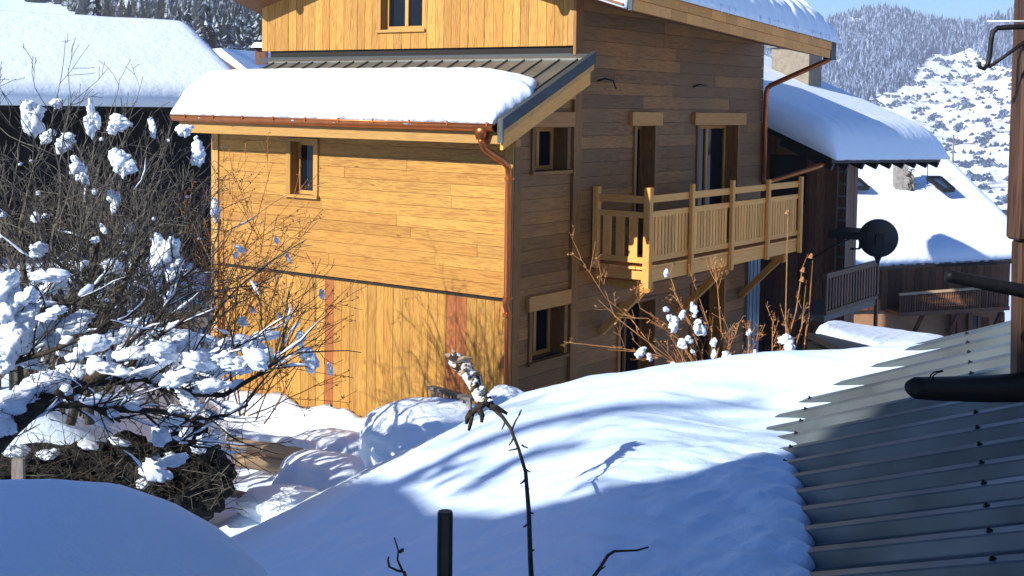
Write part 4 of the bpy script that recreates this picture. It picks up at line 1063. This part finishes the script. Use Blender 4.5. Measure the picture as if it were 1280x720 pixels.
for nm, pts, lab in (('dry_twig', [(731, 735, 3.0), (748, 713, 3.0), (760, 694, 3.0), (768, 689, 3.02), (796, 688, 3.05), (810, 684, 3.1)], 'short curved bare twig against the blue snow at the bottom centre'),
                     ('dry_twig', [(513, 740, 2.8), (505, 715, 2.8), (496, 713, 2.8), (486, 708, 2.8)], 'small forked bare twig just left of the black post')):
    t_ = tag(empty(nm, at(*pts[0]), lab, 'twig'), lab, 'twig'); k = MB()
    k.tube([at(*p)-t_.location for p in pts], .005, .0022, 6)
    if 'forked' in lab:
        k.tube([at(x, y, 2.8)-t_.location for x, y in ((503, 713), (497, 700), (498, 688), (493, 672))], .003, .0018, 5); k.tube([at(x, y, 2.8)-t_.location for x, y in ((487, 709), (485, 700), (486, 696))], .003, .002, 5)
        k.tube([at(x, y, 2.8)-t_.location for x, y in ((499, 690), (503, 688), (503, 686))], .0045, .004, 5)
    else: k.tube([at(x, y, 3.0)-t_.location for x, y in ((748, 713), (757, 708))], .003, .0015, 5)
    k.build('stem', M['bark_dark'], t_, smooth=True)

# ------------------------------------------------------------------ middle ground: heap, planter, log, fence, brush
def heap(name, px, py, Y, rx, ry, rz, label, seed=0):
    bm = bmesh.new(); bmesh.ops.create_icosphere(bm, subdivisions=5, radius=1)
    for v in bm.verts:
        p = v.co+Vector((seed*5., 0, 0)); f = 1+.16*noise.noise(p*1.3)+.06*noise.noise(p*4)+.025*noise.noise(p*11)
        v.co = Vector((v.co.x*rx, v.co.y*ry, max(-.6, v.co.z)*rz))*f
    me = bpy.data.meshes.new(name); bm.to_mesh(me); bm.free(); me.materials.append(M['snow']); me.polygons.foreach_set('use_smooth', [True]*len(me.polygons))
    o = bpy.data.objects.new(name, me); col.objects.link(o); o.location = at(px, py, Y); return tag(o, label, 'snow')
heap('snow_heap', 540, 556, 13.2, .75, .7, .50, 'rounded snow heap between the shed roof and the lit wall', 1)
heap('snow_heap', 632, 512, 14.0, .30, .35, .26, 'small snow cushion beside the foot of the copper downpipe', 2)
heap('snow_heap', 400, 598, 14.6, .55, .5, .30, 'snow lump on the path right below the fallen log', 3)
heap('snow_heap', 355, 635, 13.6, .5, .4, .22, 'low trampled snow lump at the lower end of the path', 4)
heap('snow_heap', 420, 566, 16.0, .6, .5, .3, 'snow heap against the log at the corner of the lit wall', 5)
o = empty('planter_crate', at(565, 512, 13.6), 'weathered grey slatted crate behind the snow heap', 'crate')
k = MB(); a, b = at(538, 484, 13.6)-o.location, at(592, 499, 13.0)-o.location
k.bar(a, b, .09, .035); k.build('top_board', M['grey_wood'], o)
for i in range(6):
    t = (i+.4)/6; p = a.lerp(b, t); k = MB(); k.box(p+Vector((0, 0, -.27)), (.075, .02, .5), Matrix.Rotation(math.atan2((b-a).y, (b-a).x), 3, 'Z')); k.build('slat', M['grey_wood'], o)
o = empty('flower_pot', at(681, 495, 15.2), 'orange-red pot rim poking from the snow by the shaded wall', 'pot')
k = MB(); k.tube([(0, 0, -.25), (0, 0, .02), (0, 0, .02), (0, 0, .06)], .07, .08, 14, radii=[.06, .08, .095, .095]); k.build('pot', M['terracotta'], o, smooth=True)
k = MB(); k.grid(8, 8, lambda a, b: ((a-.1)*.3, (b-.5)*.2, .04+.06*edge_round(min(a, 1-a), .3)*edge_round(min(b, 1-b), .4))); k.build('snow_cap', M['snow_fine'], o, smooth=True)
# fallen timber
o = empty('fallen_log', at(345, 575, 15.2), 'split brown timber log lying snow-topped across the path', 'log')
k = MB(); a, b = at(283, 553, 15.0)-o.location, at(404, 573, 15.4)-o.location
d = (b-a); pts = [a+d*(i/10) for i in range(11)]
k.tube(pts, .13, .11, 10, radii=[.10+.03*fbm(i*.5, 1.) for i in range(11)]); k.build('trunk', M['log_wood'], o, smooth=True)
k = MB(); k.tube([p+Vector((0, -.06, -.16)) for p in pts[1:]], .1, .09, 9); k.build('split_half', M['log_wood'], o, smooth=True)
k = MB(); k.tube([p+Vector((0, .04, .10)) for p in pts[:10]], .1, .08, 9, radii=[.08+.05*fbm(i*.9, 4.) for i in range(10)]); k.build('snow_cap', M['snow_fine'], o, smooth=True)
k = MB(); k.tube([a+Vector((.75, -.25, -.28)), a+Vector((1.3, -.2, -.33))], .07, .06, 8); k.build('stub', M['bark_dark'], o, smooth=True)
o = empty('log_stub', at(297, 622, 14.4), 'pale sawn log end beside the dark brush pile', 'log')
k = MB(); k.tube([(-.2, .15, 0), (.12, -.1, .02)], .07, .075, 12); k.build('trunk', M['log_wood'], o, smooth=True)
# dark brush pile
BP = empty('brush_pile', at(150, 620, 13.2), 'dark tangled brush pile under the snow bank on the left', 'brush pile')
k = MB()
for i, (px, py, rx, rz) in enumerate(((-20, 596, .6, .26), (40, 598, .7, .26), (100, 592, .7, .28), (160, 590, .6, .32), (205, 600, .5, .38), (250, 604, .30, .36), (225, 565, .32, .35))):
    c = at(px, py, 13.3)-BP.location; bm = bmesh.new(); bmesh.ops.create_icosphere(bm, subdivisions=4, radius=1)
    nb = len(k.v)
    for v in bm.verts:
        f = 1+.45*noise.noise(v.co*2.3+Vector((i*7, 0, 0)))+.25*noise.noise(v.co*7)+.15*noise.noise(v.co*15); k.v.append(Vector((v.co.x*rx, v.co.y*.45, v.co.z*rz))*f+c)
    for f in bm.faces: k.face([nb+v.index for v in f.verts], [(0, 0)]*3, .5)
    bm.free()
k.build('dark_mass', M['brush'], BP)
k = MB(); k2 = MB()
for i in range(520):
    px, py = rng.uniform(-20, 280), rng.uniform(560, 640); p = at(px, py, 12.85+rng.uniform(-.25, .3))-BP.location
    a = rng.uniform(-.3, 3.4); L_ = rng.uniform(.1, .45)*(1.6 if i % 9 == 0 else 1); e = p+Vector((math.cos(a)*L_, rng.uniform(-.2, .2), math.sin(a)*L_*.7))
    bow = Vector((rng.uniform(-.08, .08), 0, rng.uniform(-.02, .14)))
    (k if i % 4 else k2).tube([p, p.lerp(e, .35)+bow, p.lerp(e, .7)+bow*.9, e], .0045, .002, 4, cap=False)
k.build('twig', M['bark_dark'], BP)['kind'] = 'stuff'; k2.build('twig', M['twig'], BP)['kind'] = 'stuff'
for (x, y, w, h) in ((195, 590, 26, 40), (180, 605, 24, 20), (215, 572, 26, 22), (150, 552, 40, 14), (110, 556, 34, 12), (250, 560, 20, 16), (232, 540, 26, 26), (205, 545, 26, 20), (60, 568, 40, 14), (20, 565, 40, 16), (270, 545, 24, 20)): clump(BP, at(x, y, 12.9), w*13/F*.5, h*13/F*.5)
o = empty('garden_stake', at(23, 612, 11), 'short grey wooden stake beside the near snow mound', 'stake')
k = MB(); k.bar(at(23, 640, 11)-o.location, at(23, 573, 11)-o.location, .1, .06, (0, 1, 0)); k.build('shaft', M['grey_wood'], o)
# snow bank in front of the fence is ground; the fence itself
FE = empty('picket_fence', at(70, 520, 14.6), 'dark broken picket fence on the snowy terrace behind the tree', 'fence')
for px in (-4, 18, 40, 59, 79, 99, 121, 138):
    k = MB(); h = rng.uniform(-6, 8); k.bar(at(px, 528, 14.6)-FE.location, at(px+rng.uniform(-2, 2), 436+h, 14.6)-FE.location, .10, .02, (0, 1, 0)); k.build('picket', M['black_wood'], FE)
k = MB(); k.bar(at(-30, 462, 14.65)-FE.location, at(150, 466, 14.65)-FE.location, .03, .08); k.build('rail', M['black_wood'], FE)
o = empty('timber_rail', at(160, 405, 14.2), 'grey snow-topped timber plank rail behind the left tree', 'rail')
k = MB(); k.bar(at(92, 412, 14.2)-o.location, at(262, 397, 14.4)-o.location, .07, .20); k.bar(at(100, 396, 14.25)-o.location, at(262, 390, 14.45)-o.location, .1, .05); k.build('plank', M['grey_wood'], o)
k = MB(); k.bar(at(100, 540, 14.3)-o.location, at(100, 394, 14.3)-o.location, .1, .1, (0, 1, 0)); k.bar(at(240, 540, 14.4)-o.location, at(240, 388, 14.4)-o.location, .1, .1, (0, 1, 0)); k.build('post', M['grey_wood'], o)
# lattice railing left of the chalet corner
o = empty('lattice_railing', at(225, 430, 21.5), 'blackish slatted railing in shade left of the chalet corner', 'railing')
k = MB(); k.bar(at(150, 372, 22)-o.location, at(268, 368, 22)-o.location, .06, .06); k.bar(at(150, 420, 22)-o.location, at(268, 420, 22)-o.location, .06, .06); k.build('rail', M['black_wood'], o)
for i in range(22):
    px = 152+i*5.4; k = MB(); k.bar(at(px, 425, 22)-o.location, at(px, 368, 22)-o.location, .035, .03, (0, 1, 0)); k.build('slat', M['black_wood'], o)

# ------------------------------------------------------------------ bushes
SNOWMB = None; SNOWP = .12
def grow(mb, p, d, L, r, lvl, R, up=.15, wob=.22, dens=3.0, seg=.14, buds=0, n=4, rmin=.0025, spread=(.45, 1.0)):
    ns = max(3, int(L/seg)); st = L/ns; pts = [p.copy()]; dirs = []
    d = d.normalized()
    for i in range(ns):
        d = (d+Vector((R.uniform(-1, 1), R.uniform(-1, 1), R.uniform(-1, 1)+up))*wob).normalized(); dirs.append(d.copy()); pts.append(pts[-1]+d*st)
    mb.tube(pts, r, max(rmin, r*.35), n if r > .008 else 3, cap=False)
    if SNOWMB is not None:
        i = 0
        while i < ns-1:
            if r > .0042 and abs(dirs[i].z) < .62 and R.random() < SNOWP:
                m2 = min(ns, i+R.randint(2, 5)); w = R.uniform(.6, 1.4)*(.006+r*.55)
                pp = [q+Vector((0, 0, r*.8+w*.5)) for q in pts[i:m2+1]]
                SNOWMB.tube(pp, w, w, 5, radii=[w*(.3 if j in (0, len(pp)-1) else R.uniform(.5, 1.6)) for j in range(len(pp))], cap=True); i = m2
            i += 1
    if buds:
        for i in range(int(ns*buds)):
            j = R.randrange(1, len(pts)); q = pts[j]+Vector((R.uniform(-1, 1), R.uniform(-1, 1), R.uniform(-1, 1)))*.012; s = R.uniform(.008, .022)
            mb.tube([q, q+Vector((R.uniform(-1, 1), R.uniform(-1, 1), R.uniform(-.3, 1)))*s*1.4], s*.45, s*.15, 3, cap=False)
    if lvl > 0:
        k = max(2, int(L*dens*R.uniform(.8, 1.2)))
        for i in range(k):
            t = R.uniform(.18, .98); j = min(ns-1, int(t*ns)); q = pts[j].lerp(pts[j+1], t*ns-j if t*ns-j < 1 else 1)
            ax = Vector((R.uniform(-1, 1), R.uniform(-1, 1), R.uniform(-1, 1))); ax = (ax-dirs[j]*ax.dot(dirs[j])).normalized()
            a = R.uniform(*spread); nd = dirs[j]*math.cos(a)+ax*math.sin(a)
            grow(mb, q, nd, L*R.uniform(.3, .62)*(1.1-.5*t), max(rmin, r*(1-.6*t)*.55), lvl-1, R, up, wob, dens*1.35, seg, buds, n, rmin, spread)
R = random.Random(21)
# dense back bush
BB = empty('bare_bush', at(140, 540, 12.6), 'tall dense bare grey-twigged bush with snow lumps covering the left side', 'bush')
k = MB(); kt = MB(); SNOWMB = MB(); SNOWP = .02
for i in range(78):
    px = R.uniform(-30, 245); p = at(px, R.uniform(470, 520), R.uniform(11.6, 13.6))-BB.location
    lean = (R.uniform(-40, 330)-px)/300
    L_ = R.uniform(2.0, 3.15)*(1 if px < 190 else .8)
    grow(kt, p, Vector((lean*.8, R.uniform(-.2, .2), 1)), L_, R.uniform(.012, .026), 3 if i % 2 else 2, R, up=.09, wob=.24, dens=2.7, rmin=.0028)
kt.build('twigs', M['twig'], BB); SNOWMB.build('branch_snow', M['snow_fine'], BB, smooth=True)['kind'] = 'stuff'
k.tube([at(x, y, 12)-BB.location for x, y in ((112, 530), (110, 450), (108, 420), (112, 370), (118, 330), (124, 280))], .05, .025, 8)
k.tube([at(x, y, 11.8)-BB.location for x, y in ((88, 530), (120, 405), (146, 372), (158, 350), (176, 318), (215, 280))], .05, .018, 8)
k.tube([at(x, y, 12)-BB.location for x, y in ((30, 530), (22, 430), (30, 350), (26, 280), (40, 220))], .04, .016, 7)
k.build('trunk', M['bark'], BB, smooth=True)
for (x, y, w, h, Y) in ((37, 150, 30, 52, 11.4), (44, 138, 30, 20, 11.4), (72, 128, 24, 18, 11.5), (120, 150, 18, 46, 11.6), (113, 160, 16, 30, 11.6), (148, 155, 32, 22, 11.6), (141, 160, 14, 18, 11.6), (190, 158, 14, 28, 11.8), (230, 164, 24, 18, 12), (247, 192, 20, 34, 12), (97, 212, 26, 34, 11.4), (104, 222, 22, 30, 11.4), (93, 198, 14, 14, 11.4), (150, 205, 26, 40, 11.5), (163, 208, 24, 20, 11.5), (144, 255, 14, 32, 11.6), (138, 245, 12, 18, 11.6), (205, 320, 40, 44, 11.2), (215, 312, 34, 40, 11.3), (196, 310, 26, 36, 11.3), (218, 335, 28, 30, 11.2), (52, 310, 30, 18, 11.2), (47, 316, 20, 14, 11.2), (60, 352, 22, 12, 11), (63, 360, 42, 28, 11), (55, 378, 26, 16, 11), (44, 272, 12, 14, 11.3), (105, 330, 12, 10, 11.3), (142, 333, 30, 20, 11.4), (238, 335, 14, 14, 11.4), (128, 285, 12, 14, 11.5), (120, 300, 14, 10, 11.5), (80, 178, 34, 26, 12.4), (60, 170, 24, 20, 12.4), (160, 285, 16, 30, 12.6), (56, 270, 14, 12, 12.6), (25, 205, 7, 8, 11.5), (118, 240, 8, 9, 11.4)):
    clump(BB, at(x, y, Y), w*Y/F*.47, h*Y/F*.5)
for i in range(26):
    x, y = R.uniform(0, 250), R.uniform(150, 390); s = R.uniform(2, 5)*11.6/F; clump(BB, at(x, y, 11.6+R.uniform(-.3, .6)), s, s*.8)
# snow-laden old tree in front
OT = empty('fruit_tree', at(-40, 600, 10.2), 'old low fruit tree with a thick snow-laden limb arching in from the left', 'tree')
k = MB(); kt = MB(); SNOWMB = MB(); SNOWP = .13
def pl(pts, Y): return [at(x, y, Y+(yy if False else 0))-OT.location for x, y in pts]
limbs = [([(-70, 640), (-20, 575), (15, 535), (45, 508), (80, 488), (110, 477), (135, 462), (150, 448)], 10.2, .085, .05),
         ([(105, 478), (150, 476), (180, 472), (205, 486), (240, 492), (280, 494), (320, 470), (345, 452), (352, 440)], 10.3, .04, .012),
         ([(30, 525), (70, 506), (110, 505), (150, 512), (200, 514), (245, 523), (280, 520), (310, 506)], 10.1, .038, .012),
         ([(70, 490), (95, 500), (130, 515), (150, 527)], 10.0, .03, .012),
         ([(-20, 470), (10, 455), (60, 440), (110, 420), (140, 402)], 10.6, .03, .014),
         ([(140, 455), (160, 430), (200, 395), (225, 350), (250, 330)], 10.6, .022, .008),
         ([(150, 476), (170, 450), (200, 420), (230, 400)], 10.4, .02, .008),
         ([(-40, 430), (0, 405), (30, 390), (90, 380), (130, 350)], 10.8, .03, .012),
         ([(200, 486), (215, 470), (262, 458), (300, 430)], 10.5, .018, .007),
         ([(170, 507), (195, 530), (215, 548), (245, 560)], 10.2, .012, .006)]
for pts, Y, r0, r1 in limbs:
    P = [at(x, y, Y+.12*math.sin(i*1.7))-OT.location for i, (x, y) in enumerate(pts)]
    k.tube(P, r0, r1, 8)
    for j in range(len(P)-1):
        if R.random() < .75 and pts[j][0] > -30:
            w = lerp(r0, r1, j/len(P))*R.uniform(.7, 1.2)+.012; a_, b_2 = P[j].lerp(P[j+1], R.uniform(0, .3)), P[j].lerp(P[j+1], R.uniform(.6, 1)); up_ = Vector((0, 0, lerp(r0, r1, j/len(P))*.8+w*.4))
            SNOWMB.tube([a_.lerp(b_2, t)+up_+Vector((0, 0, R.uniform(-.2, .3)*w)) for t in (0, .25, .5, .75, 1)], w, w, 7, radii=[w*.3, w*R.uniform(.8, 1.2), w*R.uniform(.8, 1.3), w*R.uniform(.7, 1.1), w*.3])
    for i in range(int(5+len(pts)*2.4)):
        j = R.randrange(0, len(P)-1); q = P[j].lerp(P[j+1], R.random())
        if pts[j][0] < -25: continue
        dd = (P[j+1]-P[j]).normalized()+Vector((R.uniform(-.9, .9), R.uniform(-.5, .5), R.uniform(-.5, 1.0)))
        grow(kt, q, dd, R.uniform(.35, 1.0), R.uniform(.006, .011), 2, R, up=.1, wob=.2, dens=3.2, seg=.1)
k.build('trunk', M['bark_dark'], OT, smooth=True); kt.build('twigs', M['bark_dark'], OT)
SNOWMB.build('branch_snow', M['snow_fine'], OT, smooth=True)['kind'] = 'stuff'; SNOWMB = None
for (x, y, w, h, Y) in ((5, 525, 50, 40, 10.1), (28, 500, 50, 36, 10.1), (48, 478, 40, 34, 10.1), (70, 472, 26, 20, 10.1), (8, 390, 40, 60, 10.6), (20, 420, 40, 50, 10.6), (2, 440, 40, 60, 10.6), (0, 360, 26, 40, 10.6), (30, 400, 24, 40, 10.7), (60, 412, 40, 26, 10.9), (85, 408, 46, 26, 10.9), (100, 398, 30, 22, 10.9), (75, 428, 60, 26, 10.9), (50, 418, 30, 20, 10.9), (40, 455, 40, 16, 10.9), (88, 462, 16, 18, 10.5), (165, 410, 30, 22, 11), (180, 404, 34, 26, 11), (152, 424, 40, 22, 11), (175, 428, 56, 30, 11), (205, 415, 30, 20, 11), (218, 422, 44, 30, 11), (235, 430, 46, 34, 11), (252, 445, 50, 26, 11), (280, 440, 40, 30, 11), (300, 428, 44, 22, 11.2), (318, 435, 36, 26, 11.2), (270, 462, 60, 22, 11), (230, 462, 60, 24, 11), (180, 455, 70, 26, 11), (150, 470, 40, 20, 11), (300, 460, 40, 24, 11.2), (130, 498, 50, 14, 10.8), (160, 500, 30, 16, 10.8), (330, 420, 24, 18, 11.3), (250, 478, 40, 20, 11), (200, 478, 30, 14, 11), (215, 575, 24, 20, 11), (195, 590, 26, 30, 11.2), (210, 530, 22, 24, 11.2), (235, 515, 30, 30, 11.2), (255, 550, 18, 18, 11.2), (340, 450, 20, 14, 11.2), (262, 425, 26, 18, 11.2), (120, 430, 44, 26, 9.9), (165, 442, 50, 24, 9.9), (205, 440, 40, 26, 9.9), (245, 452, 46, 24, 9.9), (288, 452, 44, 24, 9.9), (320, 446, 30, 20, 9.9), (225, 470, 50, 22, 9.9), (185, 462, 40, 18, 9.9), (265, 482, 44, 20, 9.9), (140, 462, 36, 18, 9.9), (95, 445, 36, 22, 9.9), (235, 500, 30, 20, 9.9), (205, 545, 22, 26, 9.9), (30, 372, 30, 30, 9.9), (15, 350, 24, 24, 9.9), (62, 345, 26, 18, 9.9), (60, 395, 36, 20, 9.9)):
    clump(OT, at(x, y, Y), w*Y/F*.52, h*Y/F*.5, ry=.16)
# rust shrub in front of the lit wall
RB = empty('rust_shrub', at(320, 530, 13.6), 'rust-brown twiggy shrub in front of the lit yellow wall', 'shrub')
k = MB()
for (x0, y0_, x1, y1_) in ((300, 520, 432, 412), (300, 520, 300, 260), (305, 520, 352, 330), (300, 510, 420, 345), (310, 520, 440, 470), (280, 500, 300, 235), (285, 500, 338, 270), (320, 525, 380, 370), (270, 500, 268, 225), (260, 470, 318, 300), (330, 530, 400, 440), (250, 440, 340, 205), (300, 520, 250, 330)):
    a, b = at(x0, y0_, 13.6)-RB.location, at(x1, y1_, 13.2+R.uniform(-.3, .5))-RB.location; d = b-a
    grow(k, a, d, d.length, .011, 2, R, up=.02, wob=.07, dens=3.4, seg=.1, buds=1.3, rmin=.0028, spread=(.35, .9))
k.build('twigs', M['rust_twig'], RB)
for (x, y, w, h) in ((375, 424, 22, 20), (388, 450, 30, 30), (380, 440, 24, 22), (305, 404, 18, 14), (268, 262, 14, 30), (300, 311, 18, 9), (295, 318, 8, 12), (402, 368, 9, 14), (316, 388, 8, 8), (360, 322, 7, 12), (318, 355, 7, 7), (350, 395, 8, 10), (345, 300, 6, 10), (412, 462, 10, 18)): clump(RB, at(x, y, 13.0), w*13/F*.5, h*13/F*.5)
# orange shrubs in front of the shaded wall
OS = empty('orange_shrub', at(885, 480, 11.5), 'orange-stemmed bare shrub with snow lumps before the shaded wall', 'shrub')
k = MB()
for pts in ([(885, 470), (870, 425), (848, 375), (836, 340)], [(870, 472), (820, 440), (790, 400), (757, 372), (725, 322)], [(868, 470), (800, 420), (768, 395), (750, 345)], [(872, 470), (830, 446), (780, 436), (728, 430)], [(880, 470), (850, 425), (810, 398), (770, 397)], [(890, 470), (902, 420), (897, 360), (893, 330)], [(895, 470), (912, 440), (912, 410)], [(878, 470), (878, 430), (852, 385), (828, 375)], [(880, 470), (845, 455), (800, 440), (760, 437)], [(876, 470), (840, 410), (800, 385), (795, 365)], [(890, 470), (890, 420), (870, 360)], [(860, 472), (852, 445), (838, 420)]):
    P = [at(x, y, 11.4+.1*math.sin(i*2.3+x))-OS.location for i, (x, y) in enumerate(pts)]
    k.tube(P, .0075, .003, 5)
    for i in range(7):
        j = R.randrange(len(P)-1); q = P[j].lerp(P[j+1], R.random()); dd = (P[j+1]-P[j]).normalized()+Vector((R.uniform(-.8, .8), R.uniform(-.5, .5), R.uniform(-.3, .6)))
        grow(k, q, dd, R.uniform(.1, .32), .0032, 1, R, up=.1, wob=.12, dens=4, seg=.07, buds=.35, rmin=.0018)
k.build('twigs', M['orange_twig'], OS)
for (x, y, w, h) in ((833, 342, 12, 14), (843, 405, 24, 26), (838, 398, 16, 14), (853, 393, 16, 14), (866, 385, 12, 20), (875, 413, 26, 24), (872, 402, 18, 14), (853, 430, 18, 18), (860, 424, 16, 12), (892, 428, 12, 16), (892, 443, 14, 16), (908, 444, 22, 14), (801, 440, 26, 16), (812, 446, 16, 14), (842, 455, 14, 12), (866, 458, 20, 14), (832, 387, 11, 10), (868, 395, 8, 12), (866, 440, 10, 8), (900, 450, 12, 8)): clump(OS, at(x, y, 11.2), w*11.2/F*.38, h*11.2/F*.4)
OS2 = empty('orange_shrub', at(985, 480, 12), 'upright orange twigs with one snow lump before the dark lane', 'shrub')
k = MB()
for pts in ([(985, 460), (982, 400), (985, 270), (984, 255)], [(975, 460), (995, 390), (1003, 335), (1010, 318)], [(1002, 460), (1012, 380), (1016, 325)], [(965, 460), (966, 400)], [(985, 460), (1002, 410), (1008, 350)], [(972, 460), (985, 415), (992, 395)], [(935, 460), (936, 425), (938, 400)], [(930, 460), (944, 430), (948, 415)], [(912, 450), (911, 415)], [(1000, 460), (990, 430), (975, 380)]):
    P = [at(x, y, 12+.1*math.sin(i*2.3+x))-OS2.location for i, (x, y) in enumerate(pts)]
    k.tube(P, .0085, .0035, 5)
    for i in range(8):
        j = R.randrange(len(P)-1); q = P[j].lerp(P[j+1], R.random()**1.5); dd = (P[j+1]-P[j]).normalized()+Vector((R.uniform(-.9, .9), R.uniform(-.5, .5), R.uniform(-.1, .5)))
        if q.z+OS2.location.z > at(980, 380, 12).z: continue
        grow(k, q, dd, R.uniform(.08, .22), .0032, 1, R, up=.15, wob=.12, dens=4, seg=.07, buds=.4, rmin=.0018)
for (x, y) in ((1013, 323), (1002, 352), (1003, 340), (984, 268)): k.tube([at(x, y, 12)-OS2.location, at(x+2, y-6, 12)-OS2.location], .028, .01, 6)
k.build('twigs', M['orange_twig'], OS2)
for (x, y, w, h) in ((986, 430, 22, 24), (982, 424, 16, 16), (944, 441, 8, 8), (937, 415, 7, 8)): clump(OS2, at(x, y, 11.9), w*12/F*.5, h*12/F*.5)
for ob in scene.objects:
    if ob.type == 'MESH' and ob.parent is None and 'label' not in ob.keys() and 'kind' not in ob.keys(): print('UNTAGGED', ob.name)
